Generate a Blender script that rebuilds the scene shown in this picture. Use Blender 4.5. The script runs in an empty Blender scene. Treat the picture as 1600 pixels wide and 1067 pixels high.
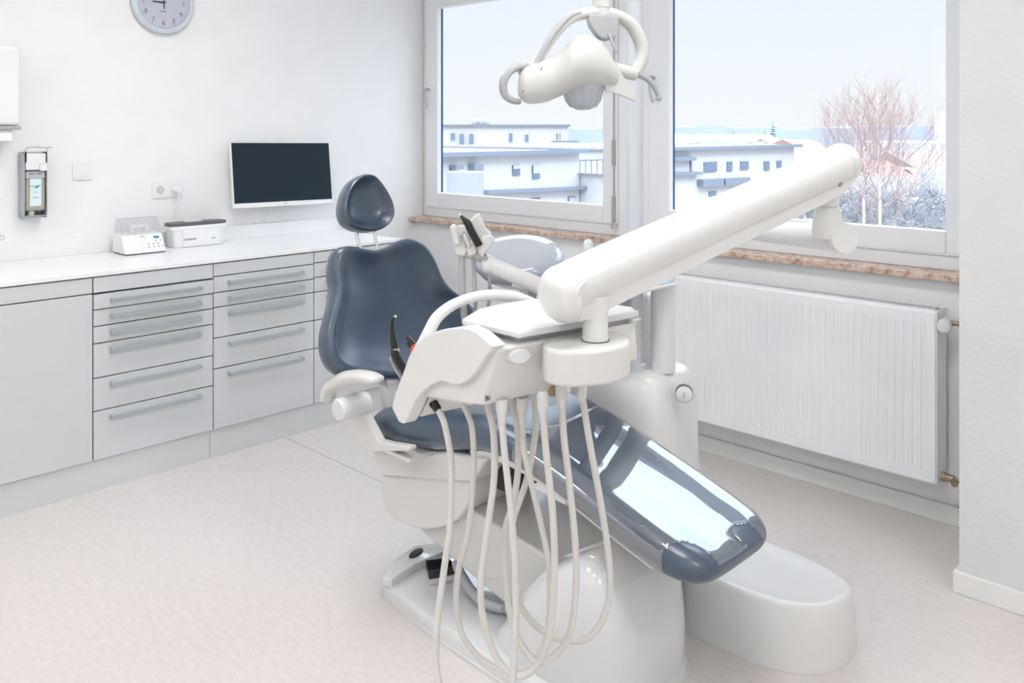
import bpy, bmesh, math, random
from mathutils import Vector, Matrix
random.seed(7)
S = bpy.context.scene
V = Vector
COL = S.collection
PI = math.pi
# ------------------------------------------------------------------ camera, sky, sun, added ceiling fill level, exposure
FPX, CX0, CY0 = 1357.0, 800.0, 205.0
CAM = V((4.36, -3.55, 1.5))
YAW = math.atan2(.700, .714)
FWD = V((-math.sin(YAW), math.cos(YAW), 0)); RGT = V((math.cos(YAW), math.sin(YAW), 0)); UP = V((0, 0, 1))
cd = bpy.data.cameras.new('camera'); cam = bpy.data.objects.new('camera', cd); COL.objects.link(cam)
cam.location = CAM; cam.rotation_euler = (PI/2, 0, YAW)
cd.sensor_width = 36; cd.lens = 36*FPX/1600; cd.shift_y = -(533.5-CY0)/1600; cd.clip_start = .05; cd.clip_end = 2000
S.camera = cam
CEILING_FILL = 17
SKY = 1.0
SUN = .9
w = bpy.data.worlds.new('sky'); S.world = w; w.use_nodes = True
nt = w.node_tree; nt.nodes.clear()
tc = nt.nodes.new('ShaderNodeTexCoord'); sx = nt.nodes.new('ShaderNodeSeparateXYZ')
bg = nt.nodes.new('ShaderNodeBackground'); wo = nt.nodes.new('ShaderNodeOutputWorld')
mr = nt.nodes.new('ShaderNodeMapRange'); mr.inputs[1].default_value = .0; mr.inputs[2].default_value = .16
mr2 = nt.nodes.new('ShaderNodeMapRange'); mr2.inputs[1].default_value = .16; mr2.inputs[2].default_value = .55
mA = nt.nodes.new('ShaderNodeMix'); mA.data_type = 'RGBA'; mB = nt.nodes.new('ShaderNodeMix'); mB.data_type = 'RGBA'
mA.inputs[6].default_value = (.93, .965, 1.0, 1); mA.inputs[7].default_value = (.84, .92, 1.0, 1); mB.inputs[7].default_value = (3.3, 3.8, 4.5, 1)
L = nt.links
L.new(tc.outputs['Generated'], sx.inputs[0]); L.new(sx.outputs[2], mr.inputs[0]); L.new(sx.outputs[2], mr2.inputs[0])
L.new(mr.outputs[0], mA.inputs[0]); L.new(mA.outputs[2], mB.inputs[6]); L.new(mr2.outputs[0], mB.inputs[0]); L.new(mB.outputs[2], bg.inputs[0]); L.new(bg.outputs[0], wo.inputs[0])
bg.inputs[1].default_value = SKY
sl = bpy.data.lights.new('sun', 'SUN'); so = bpy.data.objects.new('sun', sl); COL.objects.link(so)
sl.energy = SUN; sl.angle = .01; sl.color = (1, .97, .93)
so.rotation_euler = V((-.62, .55, -.56)).to_track_quat('-Z', 'Y').to_euler()
S.view_settings.view_transform = 'Standard'; S.view_settings.look = 'None'; S.view_settings.exposure = 0; S.view_settings.gamma = 1
S.view_settings.use_curve_mapping = False


def P(px, py, X=None, Y=None, Z=None, d=None):
    """point of the room seen at a photo pixel, on a given plane or at a given depth"""
    v = FWD + RGT*((px-CX0)/FPX) - UP*((py-CY0)/FPX)
    if X is not None: d = (X-CAM.x)/v.x
    elif Y is not None: d = (Y-CAM.y)/v.y
    elif Z is not None: d = (Z-CAM.z)/v.z
    return CAM + v*d


# ------------------------------------------------------------------ materials
def mat(name, col, rough=.5, metal=0, coat=0, crough=.04, bump=None, noise=None, ior=None, trans=0, alpha=1, emit=0, spec=None):
    m = bpy.data.materials.new(name); m.use_nodes = True
    t = m.node_tree; b = t.nodes['Principled BSDF']; L = t.links
    b.inputs['Base Color'].default_value = (*col, 1); b.inputs['Roughness'].default_value = rough; b.inputs['Metallic'].default_value = metal
    if coat: b.inputs['Coat Weight'].default_value = coat; b.inputs['Coat Roughness'].default_value = crough
    if ior: b.inputs['IOR'].default_value = ior
    if spec is not None: b.inputs['Specular IOR Level'].default_value = spec
    if trans: b.inputs['Transmission Weight'].default_value = trans
    if alpha < 1: b.inputs['Alpha'].default_value = alpha
    if emit: b.inputs['Emission Color'].default_value = (*col, 1); b.inputs['Emission Strength'].default_value = emit
    tcn = t.nodes.new('ShaderNodeTexCoord')
    sc, amt = noise if noise else (6, .03)          # noise = (scale, brightness variation) ; every material is procedural
    n = t.nodes.new('ShaderNodeTexNoise'); n.inputs['Scale'].default_value = sc; n.inputs['Detail'].default_value = 5
    L.new(tcn.outputs['Object'], n.inputs['Vector'])
    mx = t.nodes.new('ShaderNodeMix'); mx.data_type = 'RGBA'
    lo = [c*(1-amt) for c in col]; hi = [min(1, c*(1+amt)) for c in col]
    mx.inputs[6].default_value = (*lo, 1); mx.inputs[7].default_value = (*hi, 1)
    L.new(n.outputs['Fac'], mx.inputs[0]); L.new(mx.outputs[2], b.inputs['Base Color'])
    if bump:
        n2 = t.nodes.new('ShaderNodeTexNoise'); n2.inputs['Scale'].default_value = bump[0]; n2.inputs['Detail'].default_value = 3
        L.new(tcn.outputs['Object'], n2.inputs['Vector'])
        bp = t.nodes.new('ShaderNodeBump'); bp.inputs['Strength'].default_value = bump[1]; bp.inputs['Distance'].default_value = bump[2] if len(bump) > 2 else .01
        L.new(n2.outputs['Fac'], bp.inputs['Height']); L.new(bp.outputs[0], b.inputs['Normal'])
    return m


def glass_mat(name, tint=(1, 1, 1), refl=.05):
    """thin clear sheet: transparent with a mirror share that rises towards grazing angles (Schlick)"""
    m = bpy.data.materials.new(name); m.use_nodes = True; t = m.node_tree; t.nodes.clear(); L = t.links
    o = t.nodes.new('ShaderNodeOutputMaterial'); mx = t.nodes.new('ShaderNodeMixShader'); tr = t.nodes.new('ShaderNodeBsdfTransparent')
    gl = t.nodes.new('ShaderNodeBsdfGlossy'); lw = t.nodes.new('ShaderNodeLayerWeight'); lw.inputs[0].default_value = .5
    pw = t.nodes.new('ShaderNodeMath'); pw.operation = 'POWER'; pw.inputs[1].default_value = 5
    ma = t.nodes.new('ShaderNodeMath'); ma.operation = 'MULTIPLY_ADD'; ma.inputs[1].default_value = (1-refl)*.8; ma.inputs[2].default_value = refl
    tr.inputs[0].default_value = (*tint, 1); gl.inputs['Roughness'].default_value = .015
    L.new(lw.outputs['Facing'], pw.inputs[0]); L.new(pw.outputs[0], ma.inputs[0]); L.new(ma.outputs[0], mx.inputs[0]); L.new(tr.outputs[0], mx.inputs[1]); L.new(gl.outputs[0], mx.inputs[2]); L.new(mx.outputs[0], o.inputs[0])
    return m


def film_mat(name):
    """clear glossy plastic film with creases"""
    m = glass_mat(name, (.97, .98, 1), .16); t = m.node_tree; L = t.links
    tcn = t.nodes.new('ShaderNodeTexCoord'); mp = t.nodes.new('ShaderNodeMapping'); mp.inputs['Rotation'].default_value = (0, 0, .5); mp.inputs['Scale'].default_value = (1.6, 3.2, 2)
    n = t.nodes.new('ShaderNodeTexNoise'); n.inputs['Scale'].default_value = 1.3; n.inputs['Detail'].default_value = 2; n.inputs['Distortion'].default_value = .6
    bp = t.nodes.new('ShaderNodeBump'); bp.inputs['Strength'].default_value = .16; bp.inputs['Distance'].default_value = .02
    L.new(tcn.outputs['Object'], mp.inputs[0]); L.new(mp.outputs[0], n.inputs['Vector']); L.new(n.outputs['Fac'], bp.inputs['Height'])
    for nd in t.nodes:
        if nd.type in ('BSDF_GLOSSY', 'LAYER_WEIGHT'): L.new(bp.outputs[0], nd.inputs['Normal'])
    return m


def speckle_mat(name, c1, c2, c3, scale, rough=.4, stretch=(1, 1, 1)):
    m = bpy.data.materials.new(name); m.use_nodes = True; t = m.node_tree; b = t.nodes['Principled BSDF']; L = t.links
    b.inputs['Roughness'].default_value = rough
    tcn = t.nodes.new('ShaderNodeTexCoord'); mp = t.nodes.new('ShaderNodeMapping'); mp.inputs['Scale'].default_value = stretch
    n = t.nodes.new('ShaderNodeTexNoise'); n.inputs['Scale'].default_value = scale; n.inputs['Detail'].default_value = 9; n.inputs['Roughness'].default_value = .72
    r = t.nodes.new('ShaderNodeValToRGB'); r.color_ramp.elements[0].position = .3; r.color_ramp.elements[0].color = (*c1, 1)
    r.color_ramp.elements[1].position = .72; r.color_ramp.elements[1].color = (*c3, 1); e = r.color_ramp.elements.new(.5); e.color = (*c2, 1)
    L.new(tcn.outputs['Object'], mp.inputs[0]); L.new(mp.outputs[0], n.inputs['Vector']); L.new(n.outputs['Fac'], r.inputs[0]); L.new(r.outputs[0], b.inputs['Base Color'])
    return m


M = {}
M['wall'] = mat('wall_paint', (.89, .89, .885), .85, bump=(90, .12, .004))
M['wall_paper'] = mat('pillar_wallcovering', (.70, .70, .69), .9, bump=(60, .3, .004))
M['ceiling'] = mat('ceiling_paint', (.88, .88, .87), .9)
M['floor'] = speckle_mat('linoleum', (.63, .58, .55), (.69, .64, .61), (.73, .69, .66), 26, .38, (1, 2.2, 1))
M['seam'] = mat('floor_seam', (.45, .42, .40), .6)
M['base'] = mat('baseboard_paint', (.80, .80, .78), .4)
M['front'] = mat('cabinet_front', (.64, .655, .665), .42)
M['front_side'] = mat('cabinet_carcass', (.16, .165, .175), .6)
M['plinth'] = mat('plinth_laminate', (.66, .67, .67), .45)
M['top'] = mat('worktop_white', (.90, .90, .90), .22)
M['alu'] = mat('brushed_aluminium', (.46, .50, .53), .42, .45, noise=(40, .05))
M['frame'] = mat('window_pvc', (.84, .85, .86), .3)
M['bluestrip'] = mat('pane_spacer_edge', (.04, .10, .19), .5)
M['gap'] = mat('dark_gap', (.12, .11, .10), .7)
M['granite'] = speckle_mat('pink_granite', (.16, .11, .08), (.62, .44, .34), (.84, .74, .66), 26, .25, (1, 1.5, 1))
M['pane'] = glass_mat('window_glass', (1, 1, 1), .012)
M['rad'] = mat('radiator_enamel', (.84, .85, .86), .3)
M['brass'] = mat('aged_brass', (.42, .34, .24), .4, .8)
M['white'] = mat('white_plastic', (.74, .74, .725), .28, coat=.3)
M['warm'] = mat('warm_white_plastic', (.71, .70, .67), .33, coat=.15)
M['beige'] = mat('pale_beige_plastic', (.70, .68, .65), .4)
M['cream'] = mat('cream_lamp_plastic', (.63, .63, .595), .4)
M['greyplastic'] = mat('light_grey_plastic', (.42, .43, .44), .4)
M['gloss'] = mat('glossy_white_lacquer', (.66, .67, .67), .12, coat=1)
M['enamel_grey'] = mat('satin_grey_lacquer', (.60, .60, .58), .25, coat=.4)
M['hose'] = mat('hose_silicone', (.66, .64, .60), .45)
M['hosegrey'] = mat('grey_hose', (.42, .43, .45), .45)
M['uph'] = mat('slate_upholstery', (.032, .060, .104), .45, bump=(260, .08, .002), coat=1.0, crough=.27, spec=.6)
M['film'] = film_mat('clear_cover_film')
M['black'] = mat('black_plastic', (.012, .012, .013), .3)
M['rubber'] = mat('black_rubber', (.03, .03, .03), .6)
M['chrome'] = mat('chrome', (.72, .72, .72), .15, 1)
M['screen'] = mat('screen_glass', (.018, .029, .042), .5, spec=.15)
M['blue'] = mat('pale_blue_mat', (.42, .60, .86), .45)
M['bowl'] = mat('cuspidor_glass', (.44, .47, .51), .16, coat=.6)
M['orange'] = mat('orange_filter', (.55, .10, .03), .3)
M['dark_lid'] = mat('dark_grey_lid', (.12, .12, .13), .5)
M['liquid'] = mat('olive_liquid_bottle', (.40, .39, .31), .3)
M['liquid_top'] = mat('clear_bottle_top', (.50, .54, .56), .3)
M['label'] = mat('bottle_label', (.72, .86, .90), .5)
M['teal'] = mat('teal_print', (.03, .25, .30), .5)
M['ink'] = mat('dark_ink', (.05, .05, .07), .6)
M['greyink'] = mat('grey_ink', (.30, .31, .36), .6)
M['dial'] = mat('clock_dial', (.70, .71, .82), .5)
M['clockrim'] = mat('clock_rim', (.60, .66, .69), .35)
M['paper'] = mat('paper_towel', (.88, .88, .88), .9)
M['clear'] = glass_mat('clear_plastic', (.975, .975, .98), .045)
M['white2'] = mat('bright_white_plastic', (.87, .87, .865), .35)
M['pole'] = mat('pale_silver_enamel', (.60, .63, .67), .3)
M['vial'] = glass_mat('clear_vial', (.85, .85, .85), .1)
M['amber'] = mat('amber_filter', (.62, .42, .18), .4)
M['lamp'] = mat('fill_panel_glow', (.985, .985, 1), .5, emit=CEILING_FILL)  # glow of the added ceiling fill panels
M['tealglass'] = mat('teal_glass_edge', (.12, .42, .44), .3)
# outdoors: distance haze is mixed into these pale colours
M['render'] = mat('white_render', (.60, .60, .615), .9)
M['render_grey'] = mat('pale_grey_render', (.40, .42, .455), .9)
M['roofline'] = mat('blue_grey_metal_edge', (.22, .26, .32), .7)
M['bwin'] = mat('window_dark_glass', (.16, .22, .30), .3)
M['blind'] = mat('pale_roller_blind', (.52, .56, .64), .6)
M['ground'] = mat('town_ground', (.36, .35, .34), .95, noise=(.05, .15))
M['roofred'] = mat('pale_red_tiles', (.40, .25, .21), .9)
M['roofbrown'] = mat('pale_brown_tiles', (.34, .275, .265), .9)
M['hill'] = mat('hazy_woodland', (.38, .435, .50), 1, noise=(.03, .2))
M['twig'] = mat('pale_birch_twigs', (.42, .31, .285), .9)
M['trunk'] = mat('pale_birch_bark', (.62, .57, .54), .9)
M['shrub'] = mat('winter_shrub', (.34, .345, .36), .95, noise=(2, .3))
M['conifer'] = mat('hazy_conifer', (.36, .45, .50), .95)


# ------------------------------------------------------------------ mesh helpers
def nb(): return bmesh.new()


def box(bm, lo, hi, frame=None):
    vs = [V((x, y, z)) for z in (lo[2], hi[2]) for y in (lo[1], hi[1]) for x in (lo[0], hi[0])]
    if frame: vs = [frame(v) for v in vs]
    b = [bm.verts.new(v) for v in vs]
    for f in ((0, 2, 3, 1), (4, 5, 7, 6), (0, 1, 5, 4), (2, 6, 7, 3), (0, 4, 6, 2), (1, 3, 7, 5)): bm.faces.new([b[i] for i in f])
    return bm


def obox(bm, c, ax, ay, az):
    """oriented box from centre and three half vectors"""
    return box(bm, (-1, -1, -1), (1, 1, 1), lambda v: c+ax*v.x+ay*v.y+az*v.z)


def loft(bm, rings, cap=(True, True), closed=True):
    R = [[bm.verts.new(p) for p in r] for r in rings]
    n = len(R[0])
    for a, b in zip(R, R[1:]):
        for i in range(n if closed else n-1):
            j = (i+1) % n
            bm.faces.new((a[i], a[j], b[j], b[i]))
    if cap[0]: bm.faces.new(list(reversed(R[0])))
    if cap[1]: bm.faces.new(R[-1])
    return bm


def prism(bm, poly, vec):
    return loft(bm, [[V(p) for p in poly], [V(p)+vec for p in poly]])


def spline(pts, k=6, closed=False):
    pts = [V(p) for p in pts]; n = len(pts); out = []
    rng = n if closed else n-1
    for i in range(rng):
        if closed: p0, p1, p2, p3 = pts[(i-1) % n], pts[i], pts[(i+1) % n], pts[(i+2) % n]
        else:
            p1, p2 = pts[i], pts[i+1]
            p0 = pts[i-1] if i else p1*2-p2; p3 = pts[i+2] if i+2 < n else p2*2-p1
        for j in range(k):
            t = j/k
            out.append(.5*((2*p1)+(p2-p0)*t+(2*p0-5*p1+4*p2-p3)*t*t+(3*p1-p0-3*p2+p3)*t**3))
    if not closed: out.append(pts[-1])
    return out


def resamp(vals, k):
    out = []
    for a, b in zip(vals, vals[1:]):
        for j in range(k): out.append(a+(b-a)*j/k)
    return out+[vals[-1]]


def tube(bm, pts, r, n=12, up=None, flat=None, round_ends=False):
    """sweep of a circle (or ellipse r, flat) along points"""
    pts = [V(p) for p in pts]; N = len(pts)
    rs = r if isinstance(r, (list, tuple)) else [r]*N
    fl = flat if isinstance(flat, (list, tuple)) else [flat]*N
    T = [(pts[min(i+1, N-1)]-pts[max(i-1, 0)]).normalized() for i in range(N)]
    u = (up or (V((0, 0, 1)) if abs(T[0].z) < .9 else V((1, 0, 0))))
    u = (u-T[0]*u.dot(T[0])).normalized()
    rings = []
    for i in range(N):
        u = (u-T[i]*u.dot(T[i])).normalized(); s = T[i].cross(u)
        f = fl[i] if fl[i] is not None else rs[i]
        rings.append([pts[i]+u*(rs[i]*math.cos(2*PI*k/n))+s*(f*math.sin(2*PI*k/n)) for k in range(n)])
    if round_ends:
        def endrings(ring, c, d, rad):
            return [[c+(p-c)*math.cos(a)+d*rad*math.sin(a) for p in ring] for a in (PI/6, PI/3, PI*.46)]
        rings = list(reversed(endrings(rings[0], pts[0], -T[0], rs[0]))) + rings + endrings(rings[-1], pts[-1], T[-1], rs[-1])
    return loft(bm, rings)


def lathe(bm, prof, c, axis=V((0, 0, 1)), n=32, sq=1, cap=(True, True)):
    """prof: (radius, height) list"""
    axis = axis.normalized(); u = V((1, 0, 0)) if abs(axis.x) < .8 else V((0, 1, 0)); u = (u-axis*u.dot(axis)).normalized(); s = axis.cross(u)
    return loft(bm, [[c+axis*h+u*(max(r, 1e-4)*math.cos(2*PI*k/n))+s*(max(r, 1e-4)*sq*math.sin(2*PI*k/n)) for k in range(n)] for r, h in prof], cap=cap)


def cyl(bm, a, b, r, n=24):
    a, b = V(a), V(b); return lathe(bm, [(r, 0), (r, (b-a).length)], a, b-a, n)


def ball(bm, c, rx, ry=None, rz=None, n=20, m=12):
    ry = ry or rx; rz = rz or rx
    rings = [[V(c)+V((rx*math.sin(t)*math.cos(2*PI*k/n), ry*math.sin(t)*math.sin(2*PI*k/n), -rz*math.cos(t))) for k in range(n)] for t in [max(.02, min(PI-.02, PI*i/m)) for i in range(m+1)]]
    return loft(bm, rings)


def sell(cx, cy, hx, hy, z, e=3, n=48):
    """superellipse ring in plan"""
    out = []
    for k in range(n):
        a = 2*PI*k/n; c, s = math.cos(a), math.sin(a)
        out.append(V((cx+hx*math.copysign(abs(c)**(2/e), c), cy+hy*math.copysign(abs(s)**(2/e), s), z)))
    return out


def link(name, bm, m, parent=None, smooth=40, bevel=0, seg=3, label=None, subsurf=0):
    me = bpy.data.meshes.new(name)
    bmesh.ops.recalc_face_normals(bm, faces=bm.faces[:])
    bm.to_mesh(me); bm.free()
    ms = m if isinstance(m, (list, tuple)) else [m]
    for q in ms: me.materials.append(M[q] if isinstance(q, str) else q)
    if smooth:
        me.shade_smooth()
        me.set_sharp_from_angle(angle=math.radians(smooth))
    o = bpy.data.objects.new(name, me); COL.objects.link(o)
    if bevel:
        b = o.modifiers.new('bevel', 'BEVEL'); b.width = bevel; b.segments = seg; b.limit_method = 'ANGLE'; b.angle_limit = math.radians(35)
        b.harden_normals = True
    if parent is not None: attach(o, parent)
    if label: o['label'] = label
    return o


def world_loc(p):
    q = V((0, 0, 0))
    while p is not None: q += p.location; p = p.parent
    return q


def attach(o, parent):
    o.parent = parent
    root = parent
    while root.parent is not None: root = root.parent
    if parent is root: o.matrix_parent_inverse = Matrix.Translation(-root.location)


def thing(name, label, cat, loc, group=None):
    o = bpy.data.objects.new(name, None); COL.objects.link(o); o.location = V(loc); o.empty_display_size = .05
    o['label'] = label; o['category'] = cat
    if group: o['group'] = group
    return o


def tag(o, label, cat, group=None, kind=None):
    o['label'] = label; o['category'] = cat
    if group: o['group'] = group
    if kind: o['kind'] = kind
    return o


def struct(name, bm, m, parent=None, **k):
    o = link(name, bm, m, parent, **k)
    if parent is None: o['kind'] = 'structure'
    return o


def sroot(name, loc):
    o = bpy.data.objects.new(name, None); COL.objects.link(o); o.location = V(loc); o['kind'] = 'structure'; return o


def text(name, s, size, origin, xdir, ydir, m, parent, depth=.0006, align='CENTER'):
    cu = bpy.data.curves.new(name, 'FONT'); cu.body = s; cu.size = size; cu.align_x = align; cu.align_y = 'CENTER'; cu.extrude = depth
    o = bpy.data.objects.new(name, cu); COL.objects.link(o)
    bpy.context.view_layer.update()
    me = bpy.data.meshes.new_from_object(o.evaluated_get(bpy.context.evaluated_depsgraph_get()))
    bpy.data.objects.remove(o); bpy.data.curves.remove(cu)
    xd = V(xdir).normalized(); yd = V(ydir).normalized(); zd = xd.cross(yd)
    mm = Matrix((xd, yd, zd)).transposed().to_4x4(); mm.translation = V(origin)
    me.transform(mm); me.materials.clear(); me.materials.append(M[m])
    q = bpy.data.objects.new(name, me); COL.objects.link(q)
    if parent is not None: attach(q, parent)
    return q


# ================================================================== ROOM
XR, YF, ZC = 6.4, -5.2, 2.85
struct('floor', box(nb(), (-.2, YF-.2, -.2), (XR+.2, .35, 0)), 'floor')
struct('ceiling', box(nb(), (-.2, YF-.2, ZC), (XR+.2, .35, ZC+.2)), 'ceiling')
struct('wall_left', box(nb(), (-.2, YF-.2, 0), (0, .17, ZC)), 'wall')
struct('wall_right', box(nb(), (XR, YF-.2, 0), (XR+.2, .35, ZC)), 'wall')
struct('wall_front', box(nb(), (0, YF-.2, 0), (XR, YF, ZC)), 'wall')
SZ, HZ = .955, 2.42          # window opening
bm = nb(); box(bm, (0, 0, 0), (3.6, .35, SZ-.03)); box(bm, (0, 0, HZ), (3.6, .35, ZC)); box(bm, (3.345, 0, SZ-.03), (3.6, .35, HZ))
struct('wall_back', bm, 'wall')
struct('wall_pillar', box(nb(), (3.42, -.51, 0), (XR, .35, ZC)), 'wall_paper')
struct('baseboard_back', box(nb(), (.62, -.018, 0), (3.42, 0, .072)), 'base', bevel=.003)
bm = nb(); box(bm, (3.404, -.526, 0), (XR, -.51, .07)); box(bm, (3.404, -.51, 0), (3.42, 0, .07)); struct('baseboard_pillar', bm, 'base', bevel=.003)
a, b = P(455, 688, Z=0), P(593, 753, Z=0)
bm = nb(); box(bm, (.6, a.y-.0015, 0), (2.2, a.y+.0015, .0012)); struct('trim_1', bm, 'seam')
# added fill panels on the unseen ceiling, placed to brighten the room
k = 0
for x in (1.5, 3.5, 5.4):
    for y in (-2.0, -4.4):
        t = thing('ceiling_fill_light', ['square', 'flat'][0]+' fill light panel added on the unseen ceiling ' + ['nearer the window wall', 'farther from the windows'][y < -3] + ', ' + {1.5: 'over the cabinets side', 3.5: 'in the middle of the room', 5.4: 'towards the right wall'}[x], 'light', (x, y, ZC-.05), 'added ceiling fill light panels')
        bm = nb()
        for q in ((-.33, -.33, .33, -.30), (-.33, .30, .33, .33), (-.33, -.30, -.30, .30), (.30, -.30, .33, .30)): box(bm, (x+q[0], y+q[1], ZC-.055), (x+q[2], y+q[3], ZC-.001))
        link('frame', bm, 'white', t)
        link('diffuser', box(nb(), (x-.3, y-.3, ZC-.045), (x+.3, y+.3, ZC-.03)), 'lamp', t)

# ------------------------------------------------------------------ windows
def framebox(bm, x0, x1, z0, z1, y0, y1, wl, wr, wb, wt):
    box(bm, (x0, y0, z0), (x0+wl, y1, z1)); box(bm, (x1-wr, y0, z0), (x1, y1, z1))
    box(bm, (x0+wl, y0, z0), (x1-wr, y1, z0+wb)); box(bm, (x0+wl, y0, z1-wt), (x1-wr, y1, z1))


def handle(root, x, z):
    h = link('window_handle', tube(nb(), [V((x, .062, z-.03)), V((x, .062, z+.03))], .014, 16, flat=.006, round_ends=True), 'chrome', root)
    bm = nb(); cyl(bm, (x, .06, z+.002), (x, .02, z+.002), .009); tube(bm, spline([(x, .022, z+.006), (x+.004, .012, z-.03), (x+.012, .01, z-.075), (x+.022, .012, z-.115)], 5), .0085, 12, flat=.006, round_ends=True)
    link('lever', bm, 'alu', h, label='satin metal lever of the window handle')


def window(name, x0, x1, wl, wr, hx):
    r = sroot(name, (x0, .09, SZ))
    bm = nb(); framebox(bm, x0-.03 if x0 < .1 else x0, x1, SZ, HZ, .072, .15, .07, .075, .058, .06); link('frame', bm, 'frame', r, bevel=.004)
    s0, s1, b0, b1 = x0+.045, x1-.05, 1.018, HZ-.05
    bm = nb(); framebox(bm, s0, s1, b0, b1, .055, .1, wl, wr, .092, .09); link('sash', bm, 'frame', r, bevel=.006)
    bm = nb(); framebox(bm, s0+wl-.012, s1-wr+.012, b0+.08, b1-.078, .070, .085, .014, .014, .014, .014); link('glazing_bead', bm, 'frame', r, bevel=.004)
    bm = nb(); box(bm, (s0+wl-.001, .088, b0+.09), (s0+wl+.0015, .104, b1-.09)); link('pane_edge', bm, 'bluestrip', r, label='dark blue edge strip of the pane')
    bm = nb(); box(bm, (s0+wl-.03, .1, b0+.06), (s1-wr+.03, .106, b1-.06)); link('pane', bm, 'pane', r)
    if hx is not None: handle(r, hx, 1.765)
    return r


w1 = window('window_1', .005, 1.64, .11, .095, .085)
w2 = window('window_2', 1.745, 3.345, .122, .10, 1.822)
bm = nb()
for z in (1.02, 1.19, 1.30, 1.48): box(bm, (1.590, .058, z), (1.594, .066, z+.02))
cyl(bm, (1.566, .058, 1.03), (1.566, .058, 1.19), .0005, 8)
for (za, zb) in ((1.035, 1.16), (1.32, 1.455)):
    bmh = nb(); cyl(bmh, (1.572, .048, za), (1.572, .048, zb), .0105, 16); link('hinge', bmh, 'greyplastic', w1)
bmh = nb(); cyl(bmh, (1.572, .05, 1.0), (1.572, .05, HZ-.1), .0045, 10); link('hinge_rod', bmh, 'alu', w1)
bmh = nb(); box(bmh, (1.562, .04, .992), (1.584, .056, 1.03)); link('hinge_corner', bmh, 'chrome', w1, bevel=.004)
bm.free()
bm = nb(); box(bm, (1.64, .078, SZ), (1.745, .16, HZ)); box(bm, (1.668, .07, SZ), (1.72, .08, HZ)); struct('trim_2', bm, 'frame', bevel=.004)
bm = nb(); box(bm, (0, .06, SZ), (.012, .075, HZ)); struct('trim_3', bm, 'beige')
sill = link('window_sill', box(box(nb(), (3.344, -.05, SZ-.026), (3.419, -.0005, SZ)), (0.001, -.05, SZ-.026), (3.344, .13, SZ)), 'granite', bevel=.003)
tag(sill, 'speckled pink granite window sill running under both windows', 'window sill')
# outer ledge so the opening is closed below the frames
struct('trim_4', box(nb(), (0, .131, SZ-.029), (3.344, .35, SZ)), 'frame')

# ------------------------------------------------------------------ radiator
rx0, rx1, rz0, rz1, ry = 1.95, 3.222, .183, .826, -.14
rad = thing('radiator', 'long white panel radiator with vertical flutes beneath the right window', 'radiator', ((rx0+rx1)/2, -.09, 0))
bm = nb(); nfl = 38; pitch = (rx1-rx0-.05)/nfl
zs = [rz0, rz0+.006, rz0+.045, rz0+.06, rz1-.06, rz1-.045, rz1-.006, rz1]
zg = [0, 0, 0, 1, 1, 0, 0, 0]
xs = [(rx0, 0)]
for i in range(nfl):
    x = rx0+.025+i*pitch
    xs += [(x+pitch*.12, 0), (x+pitch*.28, 1), (x+pitch*.62, 1), (x+pitch*.78, 0)]
xs.append((rx1, 0))
grid = [[bm.verts.new((x, ry+(.0055*g*h) + (.004 if (z in (zs[0], zs[-1])) else 0), z)) for (x, g) in xs] for z, h in zip(zs, zg)]
for A, B in zip(grid, grid[1:]):
    for i in range(len(A)-1): bm.faces.new((A[i], A[i+1], B[i+1], B[i]))
link('front_panel', bm, 'rad', rad, smooth=25)
bm = nb(); box(bm, (rx0, ry+.012, rz0+.004), (rx1, ry+.02, rz1-.004)); box(bm, (rx0, ry+.0, rz0), (rx0+.012, -.035, rz1+.002)); box(bm, (rx1-.004, ry+.004, rz0), (rx1+.006, -.035, rz1+.004)); box(bm, (rx0, -.045, rz0), (rx1, -.035, rz1))
link('casing', bm, 'rad', rad, bevel=.002)
bm = nb(); box(bm, (rx0, ry+.004, rz1), (rx1, ry+.018, rz1+.006)); box(bm, (rx0, -.05, rz1), (rx1, -.038, rz1+.006))
n = 110
for i in range(n):
    x = rx0+.01+i*(rx1-rx0-.02)/n; box(bm, (x, ry+.018, rz1-.002), (x+.0045, -.05, rz1+.004))
link('top_grille', bm, 'rad', rad)
bm = nb(); bm.free()
for bx_ in (rx0+.2, rx1-.24):
    for bz_ in (.25, .65): link('bracket', box(nb(), (bx_, -.0355, bz_), (bx_+.04, -.0005, bz_+.05)), 'rad', rad)
c = P(1476, 506, Y=-.1)
kn = link('thermostat_knob', lathe(nb(), [(.012, -.02), (.024, -.018), (.027, 0), (.027, .03), (.022, .042), (.001, .046)], V((c.x, -.10, c.z)), V((.25, -1, -.12)), 32), 'white', rad)
bm = nb()
ax = V((.25, -1, -.12)).normalized(); u = ax.cross(V((0, 0, 1))).normalized(); v = u.cross(ax)
for k in range(18):
    a = 2*PI*k/18; rr = u*math.cos(a)+v*math.sin(a); obox(bm, V((c.x, -.10, c.z))+ax*.018+rr*.0268, rr*.001, ax*.011, ax.cross(rr)*.0016)
link('knob_slot', bm, 'greyplastic', kn)
bm = nb(); cyl(bm, (rx1+.004, -.09, c.z+.004), (3.42, -.09, c.z+.01), .009); cyl(bm, (c.x-.012, -.095, c.z+.004), (c.x+.018, -.095, c.z+.006), .014); cyl(bm, (3.30, -.09, c.z+.01), (3.33, -.09, c.z+.01), .013); cyl(bm, (c.x, -.09, c.z), (c.x, -.1, c.z), .016)
link('upper_valve', bm, 'brass', rad)
c = P(1480, 746, Y=-.09)
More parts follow.
